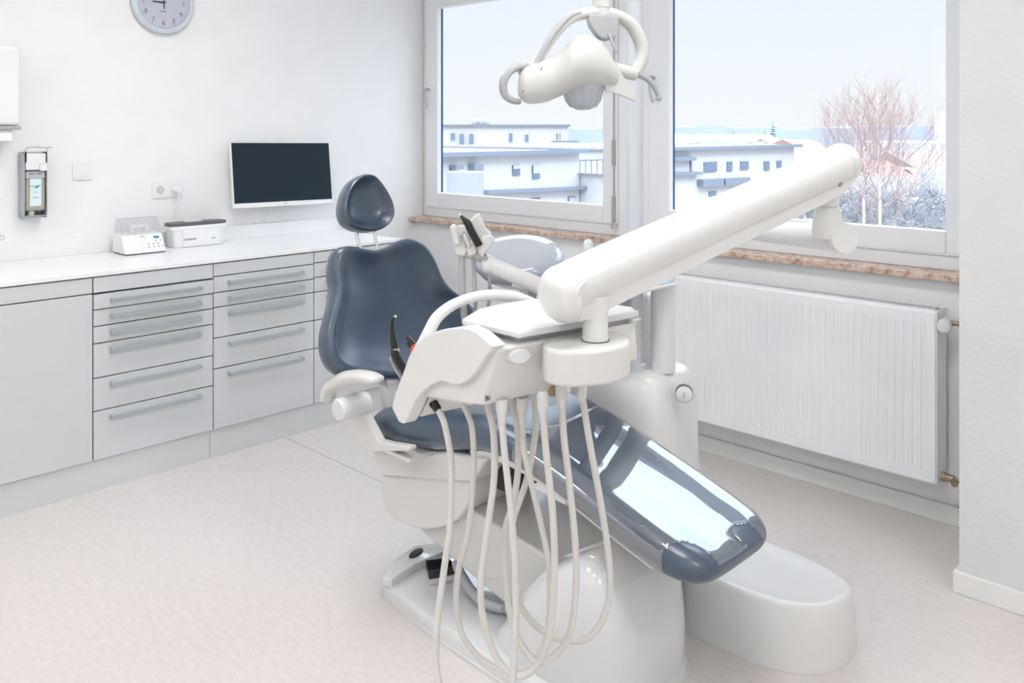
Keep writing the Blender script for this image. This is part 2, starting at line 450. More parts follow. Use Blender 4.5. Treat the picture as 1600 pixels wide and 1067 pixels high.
bm = nb(); cyl(bm, (rx1, -.09, c.z), (3.42, -.09, c.z), .009); cyl(bm, (rx1+.003, -.09, c.z), (rx1+.02, -.09, c.z), .018, 6); cyl(bm, (rx1+.02, -.09, c.z), (rx1+.05, -.09, c.z), .014); cyl(bm, (rx1+.05, -.09, c.z), (rx1+.06, -.115, c.z-.01), .012); cyl(bm, (3.31, -.09, c.z), (3.34, -.09, c.z), .015, 6)
link('lower_valve', bm, 'brass', rad)

# ================================================================== CABINETS
FX = .60
yb = [P(x, 500, X=FX).y for x in (145.3, 333.3, 490.6)]
yb = [yb[0]-.62] + yb + [yb[2]+.535]
zt = P(145.3, 433.5, X=FX).z
rows = {1: [459, 484.6, 511, 538, 592, 643.7, 721], 2: [432.5, 458, 481, 529, 577, 672.5], 3: [411, 434, 457, 501, 545, 632]}
xpx = {1: 145.3, 2: 333.3, 3: 490.6}
zbot = P(145.3, 721, X=FX).z
names = {0: 'pale grey base cabinet with one tall door at the far left below the worktop', 1: 'pale grey base cabinet with six drawers, beside the tall door cabinet', 2: 'pale grey base cabinet with five drawers, in the middle of the run', 3: 'pale grey base cabinet with drawers, half hidden behind the dental chair backrest'}
for ci in range(4):
    y0, y1 = yb[ci], yb[ci+1]
    t = thing('base_cabinet', names[ci], 'cabinet', (.3, (y0+y1)/2, zbot), 'base cabinets along the left wall')
    bm = nb(); box(bm, (.012, y0+.001, zbot), (FX-.02, y1-.001, zt)); link('carcass', bm, 'front_side', t)
    g = .0024
    if ci == 0:
        z1 = P(145.3, 459, X=FX).z
        lst = [('fascia', z1, zt), ('door', zbot, z1)]
    else:
        zz = [P(xpx[ci], y, X=FX).z for y in rows[ci]]; zz[-1] = zbot
        lst = [('fascia', zz[0], zt)]+[('drawer', zz[i+1], zz[i]) for i in range(len(zz)-1)]
    for nme, a, b in lst:
        pull = .006 if (ci == 1 and nme == 'drawer' and b == zz[0]) else 0
        bm = nb(); box(bm, (FX-.019, y0+g, a+g), (FX+pull, y1-g, b-g-pull*.6)); f = link(nme, bm, 'front', t, bevel=.001, seg=1)
        if nme == 'drawer':
            hz = b-.032; hl = .395; yc = (y0+y1)/2+.0
            bm = nb(); box(bm, (FX+pull+.022, yc-hl/2, hz-.008), (FX+pull+.032, yc+hl/2, hz+.008))
            box(bm, (FX+pull, yc-hl/2, hz-.008), (FX+pull+.022, yc-hl/2+.012, hz+.008)); box(bm, (FX+pull, yc+hl/2-.012, hz-.008), (FX+pull+.022, yc+hl/2, hz+.008))
            link('handle', bm, 'alu', f, bevel=.0015)
bm = nb(); ym = yb[2]-.01; box(bm, (.02, yb[0], 0), (FX-.012, ym-.001, zbot)); box(bm, (.02, ym+.001, 0), (FX-.012, yb[4]-.002, zbot))
tag(link('cabinet_plinth', bm, 'plinth'), 'pale grey plinth running along the floor below the drawer cabinets', 'plinth')
TZ = zt+.022
wt = thing('worktop', 'long glossy white worktop on the row of grey cabinets', 'worktop', (.3, -1.5, zt))
link('slab', box(nb(), (.001, yb[0], zt+.003), (FX+.006, yb[4]+.004, TZ)), 'top', wt, bevel=.002)
link('upstand', box(nb(), (.001, yb[0], TZ), (.018, yb[4]+.004, TZ+.075)), 'top', wt, bevel=.002)

# ================================================================== THINGS ON THE LEFT WALL
def on_wall(px, py, x=.0): return P(px, py, X=x)


# clock
cc = V((0, -1.646, 2.152))
t = thing('wall_clock', 'round wall clock with pale grey rim and lilac dial high on the left wall', 'clock', (0, cc.y, cc.z))
link('rim', lathe(nb(), [(.150, .0), (.16, .008), (.162, .022), (.156, .034), (.142, .038), (.1345, .034), (.1342, .0)], cc+V((.001, 0, 0)), V((1, 0, 0)), 64, cap=(False, False)), 'clockrim', t)
dial = link('dial', lathe(nb(), [(.134, .0), (.134, .022)], cc+V((.001, 0, 0)), V((1, 0, 0)), 64), 'dial', t)
for i in range(1, 13):
    a = PI/2-i*PI/6
    text('numeral', str(i), .034, cc+V((.0245, .104*math.cos(a), .104*math.sin(a))), (0, 1, 0), (0, 0, 1), 'greyink', dial)
bm = nb()
for i in range(60):
    a = i*PI/30; r0 = .124 if i % 5 else .121
    d = V((0, math.cos(a), math.sin(a))); s = V((0, -d.z, d.y))
    obox(bm, cc+V((.0235, 0, 0))+d*(r0+.128)/2, d*(.128-r0)/2, s*.0006, V((.0004, 0, 0)))
link('minute_marks', bm, 'greyink', dial)
text('dial_print', 'Quartz', .012, cc+V((.0245, -.003, -.045)), (0, 1, 0), (0, 0, 1), 'greyink', dial).hide_render = False
bm = nb(); obox(bm, cc+V((.026, -.022, -.0)), V((0, .034, 0)), V((0, 0, .0035)), V((.0006, 0, 0))); link('hour_hand', bm, 'ink', t)
bm = nb(); obox(bm, cc+V((.028, .001, .035)), V((0, .0025, 0)), V((0, 0, .068)), V((.0006, 0, 0))); link('minute_hand', bm, 'ink', t)
link('hub', lathe(nb(), [(.007, 0), (.007, .008)], cc+V((.023, 0, 0)), V((1, 0, 0)), 20), 'ink', t)
link('glass', lathe(nb(), [(.133, 0), (.133, .002)], cc+V((.032, 0, 0)), V((1, 0, 0)), 48), 'clear', t)

# monitor (tilted, on a short wall arm)
tl, tr_, br, bl = P(360, 222, X=.075), P(514, 221, X=.075), P(520, 318, X=.115), P(366, 325, X=.115)
t = thing('computer_monitor', 'thin white framed monitor with black screen hung above the worktop', 'monitor', (0, (tl.y+tr_.y)/2, bl.z))
xd = (tr_-tl+br-bl)/2; yd = (tl-bl+tr_-br)/2; cen = (tl+tr_+br+bl)/4; nn = xd.cross(yd).normalized()
bm = nb(); obox(bm, cen-nn*.012, xd/2, yd/2, nn*.011); link('housing', bm, 'white2', t, bevel=.003)
up = yd.normalized(); ri = xd.normalized()
bm = nb(); obox(bm, cen+up*.009, xd/2-ri*.004, yd/2-up*.016, nn*.0012); link('screen', bm, 'screen', t)
text('badge', 'PHILIPS', .007, cen-yd/2+up*.012+nn*.0005, ri, up, 'greyink', t)
bm = nb(); obox(bm, cen-nn*.04, ri*.07, up*.05, nn*.018); link('rear_cover', bm, 'white2', t, bevel=.01)
bm = nb(); box(bm, (0.001, cen.y-.05, cen.z-.05), (.045, cen.y+.05, cen.z+.05)); link('wall_mount', bm, 'white2', t)
q = P(424, 327, X=.03); bm = nb(); tube(bm, spline([cen-nn*.03-up*.05, q+V((.03, -.0, .03)), q, q+V((-.015, -.03, -.05)), V((.012, q.y-.03, TZ+.08))], 6), .003, 8); link('cable', bm, 'white2', t)

# light switch
a = on_wall(114, 254); b = on_wall(140, 281)
t = thing('light_switch', 'square white light switch on the wall beside the soap dispenser', 'switch', (0, (a.y+b.y)/2, (a.z+b.z)/2))
cy_, cz_ = (a.y+b.y)/2, (a.z+b.z)/2; h = .041
link('frame', box(nb(), (.0, cy_-h, cz_-h), (.009, cy_+h, cz_+h)), 'white2', t, bevel=.002)
link('rocker', box(nb(), (.009, cy_-h+.012, cz_-h+.012), (.013, cy_+h-.012, cz_+h-.012)), 'white2', t, bevel=.002)
# double socket
a = on_wall(237, 283); b = on_wall(284, 309)
z0 = (a.z+b.z)/2; 
t = thing('double_socket', 'white double wall socket above the worktop, one side in use', 'socket', (0, (a.y+b.y)/2, z0))
link('frame', box(nb(), (0, a.y, z0-.041), (.009, b.y, z0+.041)), 'white2', t, bevel=.002)
ym = (a.y+b.y)/2
for yc in ((a.y+ym)/2, (ym+b.y)/2):
    s = link('socket_insert', box(nb(), (.009, yc-.03, z0-.03), (.012, yc+.03, z0+.03)), 'white2', t, bevel=.001)
    link('socket_cup', lathe(nb(), [(.021, .0), (.0215, .001)], V((.012, yc, z0)), V((1, 0, 0)), 32), 'beige', s)
    bm = nb()
    for dy, dz in ((-.01, 0), (.01, 0), (0, .017), (0, -.017)): cyl(bm, (.013, yc+dy, z0+dz), (.0138, yc+dy, z0+dz), .0026, 10)
    link('contact_hole', bm, 'gap', s)
yc = (ym+b.y)/2
t = thing('power_plug', 'white plug with white cord in the right half of the double socket', 'plug', (.014, yc, z0))
bm = nb(); lathe(bm, [(.02, 0), (.021, .012), (.017, .035), (.012, .045)], V((.0142, yc, z0)), V((1, .0, 0)), 28); link('plug_body', bm, 'white2', t)
bm = nb(); tube(bm, spline([(.045, yc, z0-.012), (.045, yc-.002, z0-.05), (.03, yc-.02, z0-.12), (.03, yc-.028, z0-.2), (.0225, yc-.03, TZ+.09), (.0225, yc-.03, TZ+.03), (.0225, yc-.03, TZ+.004)], 6), .0028, 8); link('cord', bm, 'white2', t)

# amalgam mixer on the worktop
def WT(px, py, z=None): return P(px, py, Z=TZ if z is None else z)


A, B = WT(172, 398), WT(262, 394)
y0, y1 = P(196, 400, Z=TZ).y, P(262, 394, Z=TZ).y
x1 = P(196, 400, Z=TZ).x; x0 = x1-.155
hh = P(185, 364, X=x1-.06).z-TZ
t = thing('mixing_device', 'white benchtop mixer with green display, keypad and clear lid on the worktop', 'device', ((x0+x1)/2, (y0+y1)/2, TZ))
bm = nb(); prism(bm, [(x0, y0, TZ+.004), (x1, y0, TZ+.004), (x1-.002, y0, TZ+.012), (x1-.048, y0, TZ+.088), (x0, y0, TZ+.095)], V((0, y1-y0, 0))); link('body', bm, 'white2', t, bevel=.005)
link('base_pad', box(nb(), (x0+.005, y0+.004, TZ+.0002), (x1-.003, y1-.004, TZ+.005)), 'rubber', t)
sl_d = V((-.046, 0, .076)).normalized(); sl_n = V((.076, 0, .046)).normalized(); sc = V((x1-.025, 0, TZ+.05))
def panel(yf, s): return V((sc.x, y0+(y1-y0)*yf, sc.z))+sl_d*s+sl_n*.0004
bm = nb(); obox(bm, panel(.83, .026), V((0, .013, 0)), sl_d*.006, sl_n*.0006); link('display', bm, 'teal', t)
kb = link('keypad', obox(nb(), panel(.62, -.0), V((0, .0002, 0)), sl_d*.0002, sl_n*.0002), 'white2', t)
for (yf, s) in ((.80, .008), (.92, .008), (.6, -.008), (.72, -.008), (.84, -.008), (.60, -.024), (.72, -.024), (.84, -.024), (.96, -.024)):
    bm = nb(); lathe(bm, [(.0042, 0), (.0042, .001)], panel(yf, s), sl_n, 14); link('button', bm, 'alu', kb)
text('lettering', 'silamat', .009, panel(.5, .034)+sl_n*.0003, (0, 1, 0), sl_d, 'greyink', t)
bm = nb()
lz0, lz1 = TZ+.096, TZ+.165
pr = [(x1-.05, lz0), (x1-.085, lz1), (x0+.03, lz1), (x0+.005, lz0)]
for (p, q) in zip(pr, pr[1:]):
    obox(bm, V(((p[0]+q[0])/2, (y0+y1)/2, (p[1]+q[1])/2)), V((0, (y1-y0)/2-.004, 0)), V(((q[0]-p[0])/2, 0, (q[1]-p[1])/2)), V((-(q[1]-p[1]), 0, q[0]-p[0])).normalized()*.001)
for yy in (y0+.004, y1-.006): prism(bm, [(p[0], yy, p[1]) for p in pr], V((0, .002, 0)))
link('clear_lid', bm, 'clear', t)
bm = nb(); cyl(bm, (x1-.09, y0+.09, TZ+.095), (x1-.09, y0+.09, TZ+.125), .006); cyl(bm, (x1-.09, y0+.06, TZ+.125), (x1-.09, y0+.125, TZ+.125), .009); obox(bm, V((x1-.09, y0+.13, TZ+.118)), V((.014, 0, 0)), V((0, .006, 0)), V((0, 0, .018))); obox(bm, V((x1-.09, y0+.06, TZ+.118)), V((.014, 0, 0)), V((0, .006, 0)), V((0, 0, .02)))
link('capsule_fork', bm, 'white2', t)

# disinfection tub
f0, f1 = P(283, 387.5, Z=TZ), P(352, 382, Z=TZ)
x1 = f0.x; x0 = max(.03, x1-.15)
y0, y1 = f0.y-.045, f1.y+.03
t = thing('disinfection_tub', 'white rectangular tub with dark grey lid beside the mixer', 'tub', ((x0+x1)/2, (y0+y1)/2, TZ))
cxm, cym = (x0+x1)/2, (y0+y1)/2; hx, hy = (x1-x0)/2, (y1-y0)/2
bm = nb(); loft(bm, [sell(cxm, cym, hx*.9, hy*.90, TZ+.0005, 7), sell(cxm, cym, hx*.92, hy*.92, TZ+.01, 7), sell(cxm, cym, hx*.93, hy*.94, TZ+.085, 7), sell(cxm, cym, hx*1.02, hy*1.04, TZ+.09, 7), sell(cxm, cym, hx*1.02, hy*1.04, TZ+.107, 7)]); link('tub', bm, 'white2', t, smooth=30)
bm = nb(); box(bm, (x1-.03, cym-hy*.66, TZ+.0005), (x1+.006, cym+hy*.72, TZ+.088)); link('front_panel', bm, 'white2', t, bevel=.008)
bm = nb(); loft(bm, [sell(cxm, cym, hx*1.0, hy*1.02, TZ+.107, 4), sell(cxm, cym, hx*1.03, hy*1.05, TZ+.112, 4), sell(cxm, cym, hx*1.0, hy*1.03, TZ+.122, 4)]); link('lid', bm, 'dark_lid', t, smooth=30)
bm = nb(); box(bm, (cxm-.03, cym-.055, TZ+.122), (cxm+.0, cym+.035, TZ+.126)); link('lid_label', bm, 'white2', t, bevel=.002)
text('lettering', 'HYGIENIO', .0145, (x1+.0064, cym-.058, TZ+.04), (0, 1, 0), (0, 0, 1), 'ink', t)
text('lettering', 'dürr', .015, (x1+.0064, cym+.068, TZ+.038), (0, 1, 0), (0, 0, 1), 'greyink', t)

# soap dispenser
xw = .085
a = P(38, 237, X=xw); b = P(74, 343, X=xw); ya, ybk = a.y, b.y; za, zb = P(50, 238, X=xw).z, P(50, 342, X=xw).z
t = thing('soap_dispenser', 'wall mounted metal dispenser holding a bottle of olive hand disinfectant with light blue label', 'dispenser', (0, (ya+ybk)/2, zb))
bm = nb(); box(bm, (0, ya, zb), (.004, ybk, za))
for yy in (ya, ybk-.003): prism(bm, [(0, yy, zb), (xw*.9, yy, zb), (xw, yy, zb+.03), (xw, yy, za-.02), (xw*.7, yy, za), (0, yy, za)], V((0, .003, 0)))
box(bm, (0, ya, zb+.01), (xw*.85, ybk, zb+.014)); link('housing', bm, 'alu', t, bevel=.001)
bw0, bw1 = ya+.006, ybk-.006; bz = zb+.035; bt = za-.085
link('bottle', box(nb(), (.012, bw0, bz), (xw-.004, bw1, bt-.035)), 'liquid', t, bevel=.01)
link('bottle_top', box(nb(), (.012, bw0, bt-.036), (xw-.004, bw1, bt)), 'liquid_top', t, bevel=.008)
text('lettering', 'Silver  GTIN', .011, (xw-.0035, (bw0+bw1)/2, bt-.012), (0, 1, 0), (0, 0, 1), 'ink', t)
lb = link('bottle_label', box(nb(), (xw-.0045, bw0+.018, bz+.022), (xw-.003, bw1-.018, bz+.145)), 'label', t)
bm = nb(); ly = (bw0+bw1)/2; prism(bm, [(xw-.0028, ly-.008, bz+.100), (xw-.0028, ly+.006, bz+.103), (xw-.0028, ly+.022, bz+.116), (xw-.0028, ly+.004, bz+.112)], V((.0004, 0, 0))); link('leaf_mark', bm, 'teal', lb)
text('lettering', 'desmanol', .010, (xw-.0027, ly-.010, bz+.113), (0, 1, 0), (0, 0, 1), 'teal', lb)
text('lettering', 'care', .009, (xw-.0027, ly, bz+.085), (0, 1, 0), (0, 0, 1), 'greyink', lb)
text('lettering', '1000 ml', .008, (xw-.0027, ly, bz+.06), (0, 1, 0), (0, 0, 1), 'greyink', lb)
bm = nb(); box(bm, (.01, ya+.005, bt+.004), (xw+.005, ybk-.004, za-.005)); box(bm, (xw-.01, ya+.06, bt-.0), (xw+.02, ybk-.002, bt+.035)); link('pump', bm, 'white2', t, bevel=.008)
bm = nb()
for yy in (ya+.002, ybk-.008): box(bm, (xw*.6, yy, za-.045), (xw+.004, yy+.006, za+.002))
link('pivot_clip', bm, 'black', t)
bm = nb(); e = P(116, 230, X=.16); zz = P(80, 230, X=.12).z
tube(bm, spline([(xw*.8, ya+.003, za-.02), (xw+.01, ya+.003, za+.015), (.12, ya+.006, zz), (.18, ya+.02, zz+.002), (.20, ya+.05, zz), (.20, ybk-.04, zz), (.18, ybk-.01, zz+.002), (.12, ybk-.004, zz), (xw+.01, ybk-.004, za+.01), (xw*.8, ybk-.004, za-.02)], 6), .0028, 8); link('lever', bm, 'chrome', t)
link('drip_knob', lathe(nb(), [(.012, 0), (.014, .01), (.01, .022)], V((.05, (ya+ybk)/2-.01, zb+.013)), V((0, 0, 1)), 20), 'white2', t)

# towel dispenser
xa = .13; yr = P(33, 190, X=xa).y; z0_ = P(20, 202, X=xa).z; z1_ = P(20, 70, X=xa).z
t = thing('paper_towel_dispenser', 'white wall dispenser with a folded paper towel hanging out at the left edge', 'dispenser', (0, yr-.15, z0_))
bm = nb(); box(bm, (0, yr-.30, z0_+.015), (xa, yr, z1_)); link('housing', bm, 'white2', t, bevel=.02, seg=4)
bm = nb(); box(bm, (0, yr-.30, z0_-.002), (xa+.002, yr+.002, z0_+.0148)); link('bottom_tray', bm, 'greyplastic', t, bevel=.006)
bm = nb(); prism(bm, [(.03, yr-.2, z0_-.003), (xa-.02, yr-.2, z0_-.003), (xa, yr-.2, z0_-.05), (.06, yr-.2, z0_-.045)], V((0, .165, 0))); link('paper_towel', bm, 'paper', t)
# tap tip
c = P(2, 371, X=.25); t = link('water_tap', tube(nb(), spline([(.08, c.y-.09, TZ+.0005), (.08, c.y-.09, TZ+.09), (.10, c.y-.08, c.z), (.2, c.y-.03, c.z+.004), (.26, c.y+.001, c.z)], 6), .011, 14, round_ends=True), 'chrome'); tag(t, 'chrome tap whose spout tip shows at the left edge above the worktop', 'tap')
# small glass holders behind headrest
p1 = P(536, 360, Z=TZ)
t = thing('leaflet_holder', 'clear stand with teal edges on the worktop behind the headrest', 'holder', (p1.x, p1.y, TZ))
q0 = P(532, 358, Z=TZ); q1 = P(545, 362, Z=TZ)
bm = nb(); box(bm, (.06, q0.y-.01, TZ), (.16, q0.y+.10, TZ+.003)); box(bm, (.155, q0.y-.01, TZ), (.158, q0.y+.10, TZ+.09)); link('stand', bm, 'clear', t)
bm = nb(); box(bm, (.154, q0.y-.013, TZ+.001), (.16, q0.y-.009, TZ+.095)); box(bm, (.19, q0.y+.0, TZ), (.194, q0.y+.004, TZ+.09)); link('edge', bm, 'tealglass', t)
p2 = P(596, 362, Z=TZ)
t = link('glass_dish', lathe(nb(), [(.03, .0005), (.036, .006), (.038, .016), (.034, .014), (.03, .006), (.001, .005)], V((p2.x-.04, p2.y-.12, TZ)), V((0, 0, 1)), 28), 'clear'); tag(t, 'small clear dish at the right end of the worktop behind the headrest rods', 'dish')

# ================================================================== DENTAL CHAIR
def cushion(bm, outline, n, thick, dish, rim, k=1):
    """soft pad from a planar outline: n = front normal; rolled rim and dished middle"""
    c = sum(outline, V((0, 0, 0)))/len(outline)
    spec = [(.0, -thick), (.55, -thick), (.85, -thick*.97), (.95, -thick*.8), (.99, -thick*.5), (1.0, -thick*.25), (.992, rim*.1), (.965, rim*.75), (.925, rim), (.875, rim*.75), (.80, rim*.1), (.70, -dish*.45), (.55, -dish*.8), (.35, -dish), (.15, -dish*1.02), (.0, -dish*1.03)]
    rings = []
    for s, o in spec:
        s = max(s, .002)
        rings.append([c+(p-c)*s+n*o for p in outline])
    return loft(bm, rings)


def outl(pts, y0):
    return pts


chair = thing('dental_chair', 'reclining dental treatment chair with slate blue upholstery on a glossy white base', 'dental chair', (2.5, -1.62, 0))
# --- seat and leg rest
st = [(1.965, .515, .49, -1.77, -1.42), (1.975, .545, .468, -1.80, -1.39), (2.01, .578, .452, -1.815, -1.375), (2.10, .607, .462, -1.825, -1.365), (2.25, .632, .485, -1.83, -1.36), (2.38, .648, .515, -1.825, -1.365), (2.50, .665, .545, -1.815, -1.375), (2.60, .662, .545, -1.81, -1.38), (2.70, .642, .528, -1.805, -1.385), (2.80, .614, .502, -1.80, -1.39), (2.93, .576, .462, -1.80, -1.395), (3.06, .535, .425, -1.80, -1.395), (3.14, .51, .402, -1.795, -1.40), (3.20, .49, .398, -1.78, -1.415), (3.235, .468, .408, -1.75, -1.445), (3.25, .452, .425, -1.71, -1.485)]
K = 3
cols = [resamp([s[i] for s in st], K) for i in range(5)]
cols = [[p.x for p in spline([(v, 0, 0) for v in [s[i] for s in st]], 9)] for i in range(5)]


def seat_rings(off=0.0, yin=0, i0=0, i1=None, full=True):
    R = []
    for X, zt_, zb_, ya_, yb_ in list(zip(*cols))[i0:i1]:
        cy_, hy_ = (ya_+yb_)/2, (yb_-ya_)/2+off; h = (zt_-zb_); cz_ = (zt_+zb_)/2; hz_ = h/2+off
        r = []
        for q in range(112):
            a = 2*PI*q/112; c_, s_ = math.cos(a), math.sin(a)
            yy = math.copysign(abs(c_)**(2/4.2), c_); zz_ = math.copysign(abs(s_)**(2/2.6), s_)
            z = cz_+hz_*zz_
            if zz_ > 0: z -= .020*max(0, 1-(yy/.8)**2)*min(1, h/.1)*zz_      # dished top
            r.append(V((X, cy_+hy_*yy, z)))
        R.append(r)
    return R


bm = nb(); fr_ = []
for X, zt_, zb_, ya_, yb_ in list(zip(*cols))[50:106:4]:
    fr_.append([V((X, y, z)) for y, z in ((ya_+.035, zb_+.012), (ya_+.045, zb_-.014), (yb_-.045, zb_-.014), (yb_-.035, zb_+.012))])
link('leg_rest_frame', loft(bm, fr_), 'warm', chair, smooth=30, bevel=.004)
seat = link('seat_cushion', loft(nb(), seat_rings()), 'uph', chair, smooth=80)
# piping line along the edge of the seat pad
# --- film cover over the leg rest
R = seat_rings(.0028, 0, 68)
bm = nb()
n0 = len(R)
film = []
for i, r in enumerate(R):
    film.append(r)
loft(bm, film, cap=(False, False))
# leave the two lower foot corners uncovered: delete faces there
dele = []
for f in bm.faces:
    c = f.calc_center_median()
    if c.z < .425 + .0 and c.x > 3.1: dele.append(f)
    elif c.x > 3.13 and ((c.y+1.80)**2/.10**2+(c.x-3.25)**2/.10**2 < 1 and c.z < .50): dele.append(f)
    elif c.x > 3.17 and (abs(c.y+1.53) < .035 and c.z < .478): dele.append(f)
bmesh.ops.delete(bm, geom=dele, context='FACES')
o = link('plastic_cover', bm, 'film', None, smooth=80)
tag(o, 'clear glossy plastic cover stretched over the foot end of the dental chair seat', 'cover')
md = o.modifiers.new('solid', 'SOLIDIFY'); md.thickness = .0006

# --- backrest
pxs = [(545, 384), (531, 387), (522, 397), (519, 418), (522, 445), (520, 470), (514, 495), (508, 520), (507, 545), (512, 566), (524, 581), (545, 589), (580, 592), (620, 594), (665, 588), (705, 573), (730, 553), (744, 528), (746, 503), (739, 483), (722, 466), (702, 450), (689, 432), (680, 410), (669, 390), (656, 377), (640, 372), (622, 376), (604, 385), (585, 390), (566, 388)]
def bx(z): return 2.03-(z-.6)*.30
ol = []
for x, y in pxs:
    X = 1.95
    for _ in range(6): p = P(x, y, X=X); X = bx(p.z)
    ol.append(P(x, y, X=X))
yc_ = -1.57
# shift: outline is the silhouette of the side bulge; keep the front a little narrower on the near side
ol = spline(ol, 4, closed=True)
nrm = V((1, 0, .30)).normalized()
back = link('backrest', cushion(nb(), ol, nrm, .075, .03, .022), 'uph', chair, smooth=80)
c = sum(ol, V((0, 0, 0)))/len(ol)
bm = nb(); loft(bm, [[c+(p-c)*s+nrm*o for p in ol] for s, o in ((.8, -.076), (.78, -.09), (.7, -.10), (.01, -.105))]); link('back_shell', bm, 'warm', chair, smooth=60)
bm = nb()
for px, y0_, y1_ in ((600, 592, 650), (622, 592, 640)):
    pass
for (xa_, ya_), (xb_, yb_) in (((597, 588), (606, 652)), ((624, 588), (632, 645))):
    a = P(xa_, ya_, X=1.955); b = P(xb_, yb_, X=2.02); tube(bm, [a, b, b+(b-a)*.35], .011, 12, up=V((0, 1, 0)), flat=.018)
link('back_bracket', bm, 'warm', chair, smooth=50)
# --- headrest
hp = [(573, 272), (562, 274), (550, 282), (541, 296), (535, 315), (534, 334), (540, 349), (552, 358), (566, 362), (582, 362), (597, 358), (608, 349), (614, 335), (611, 317), (603, 300), (592, 284), (583, 275)]
def hxp(z): return 1.86-(z-1.15)*.25
ol2 = []
for x, y in hp:
    X = 1.8
    for _ in range(6): p = P(x, y, X=X); X = hxp(p.z)
    ol2.append(P(x, y, X=X))
ol2 = spline(ol2, 4, closed=True)
nh = V((1, 0, .25)).normalized()
hd = link('headrest', cushion(nb(), ol2, nh, .055, .028, .02), 'uph', chair, smooth=80)
bm = nb()
for a, b in (((556, 362), (562, 386)), ((585, 362), (590, 389))):
    p, q = P(*a, X=1.835), P(*b, X=1.85); d = (p-q); tube(bm, [q-d*.5, p+d*.6], .0065, 12, up=V((0, 1, 0)))
link('headrest_rod', bm, 'chrome', hd)
# --- seat support shell under the pad
bm = nb(); y0, y1 = -1.785, -1.42
def XZ(px, py, Y): q = P(px, py, Y=Y); return (q.x, q.z)
poly = [(580, 707), (700, 705), (760, 718), (742, 745), (735, 755), (596, 744), (588, 730)]
prism(bm, [(XZ(x, y, y0)[0], y0, XZ(x, y, y0)[1]) for x, y in poly], V((0, y1-y0, 0))); link('seat_pan', bm, 'warm', chair, bevel=.012, seg=4)
poly = [(596, 742), (595, 770), (598, 792), (610, 807), (632, 820), (658, 828), (690, 825), (715, 811), (730, 790), (736, 762), (733, 744)]
y2 = -1.765
pl = spline([(XZ(x, y, y2)[0], y2, XZ(x, y, y2)[1]) for x, y in poly], 3)
prism(bm := nb(), pl, V((0, .31, 0))); link('tilt_housing', bm, 'warm', chair, bevel=.028, seg=5, smooth=50)
# --- lift arm
y3 = -1.735
poly = [(640, 800), (656, 829), (698, 867), (800, 955), (905, 905), (895, 894), (734, 796), (700, 770)]
bm = nb(); prism(bm, [(XZ(x, y, y3)[0], y3, XZ(x, y, y3)[1]) for x, y in poly], V((0, .27, 0))); link('lift_arm', bm, 'enamel_grey', chair, bevel=.012, seg=4)
bm = nb(); a, b = XZ(745, 750, y3), XZ(900, 870, y3)
box(bm, (2.42, -1.68, .40), (2.52, -1.48, .51)); link('lift_gap_dark', bm, 'rubber', chair, bevel=.01)  # black box stands in for the dark gap under the seat
# --- base plate, raised rear panel
pts = [(2.04, -1.66), (2.037, -1.74), (2.06, -1.815), (2.12, -1.848), (2.25, -1.866), (2.43, -1.884), (2.72, -1.892), (2.95, -1.892), (3.03, -1.87), (3.055, -1.80), (3.05, -1.55), (3.0, -1.46), (2.9, -1.42), (2.3, -1.36), (2.12, -1.42), (2.05, -1.52)]
pl = spline([(x, y, 0) for x, y in pts], 4, closed=True); cc_ = sum(pl, V())/len(pl)
def ring(s, z): return [cc_+(p-cc_)*1+ (p-cc_).normalized()*s + V((0, 0, z)) for p in pl]
bm = nb(); loft(bm, [ring(0, .0005), ring(0, .010)]); link('base_skirt', bm, 'beige', chair, smooth=30)
bm = nb(); loft(bm, [ring(-.006, .010), ring(-.008, .036), ring(-.014, .046), ring(-.024, .050), ring(-.12, .050)]); link('base_plate', bm, 'gloss', chair, smooth=60)
q = [P(x, y, Z=.075) for x, y in ((597, 902), (603, 886), (622, 868), (648, 852), (690, 846), (700, 858), (650, 880), (612, 905))]
bm = nb(); loft(bm, [[v+V((0, 0, -.028)) for v in q], [v+V((0, 0, -.004)) for v in q], [sum(q, V())/len(q)+(v-sum(q, V())/len(q))*.93 for v in q]]); link('rear_cover', bm, 'gloss', chair, bevel=.004)
c = P(650, 864, Z=.077); bm = nb(); loft(bm, [[c+V((.016*math.cos(a)*s-.03*math.sin(a)*s*.25, .034*math.sin(a)*s, z)) for a in [2*PI*i/28 for i in range(28)]] for s, z in ((1, -.004), (1, .001), (.9, .004), (.3, .006))]); link('foot_button', bm, 'rubber', chair, smooth=50)
# --- glossy hood over the lift foot
prof = [(.050, 2.535, 3.085, .222), (.10, 2.575, 3.083, .222), (.17, 2.625, 3.078, .22), (.235, 2.675, 3.068, .215), (.29, 2.73, 3.052, .205), (.335, 2.79, 3.03, .188), (.37, 2.845, 3.002, .162), (.392, 2.885, 2.975, .13), (.402, 2.91, 2.95, .08), (.404, 2.925, 2.935, .02)]
pz = [[q.x for q in spline([(p[i], 0, 0) for p in prof], 4)] for i in range(4)]
bm = nb(); loft(bm, [sell((a+b-.03)/2, -1.645, (b-.03-a)/2, h*.93, z, 3.0, 72) for z, a, b, h in zip(*pz)]); link('base_hood', bm, 'gloss', chair, smooth=70)
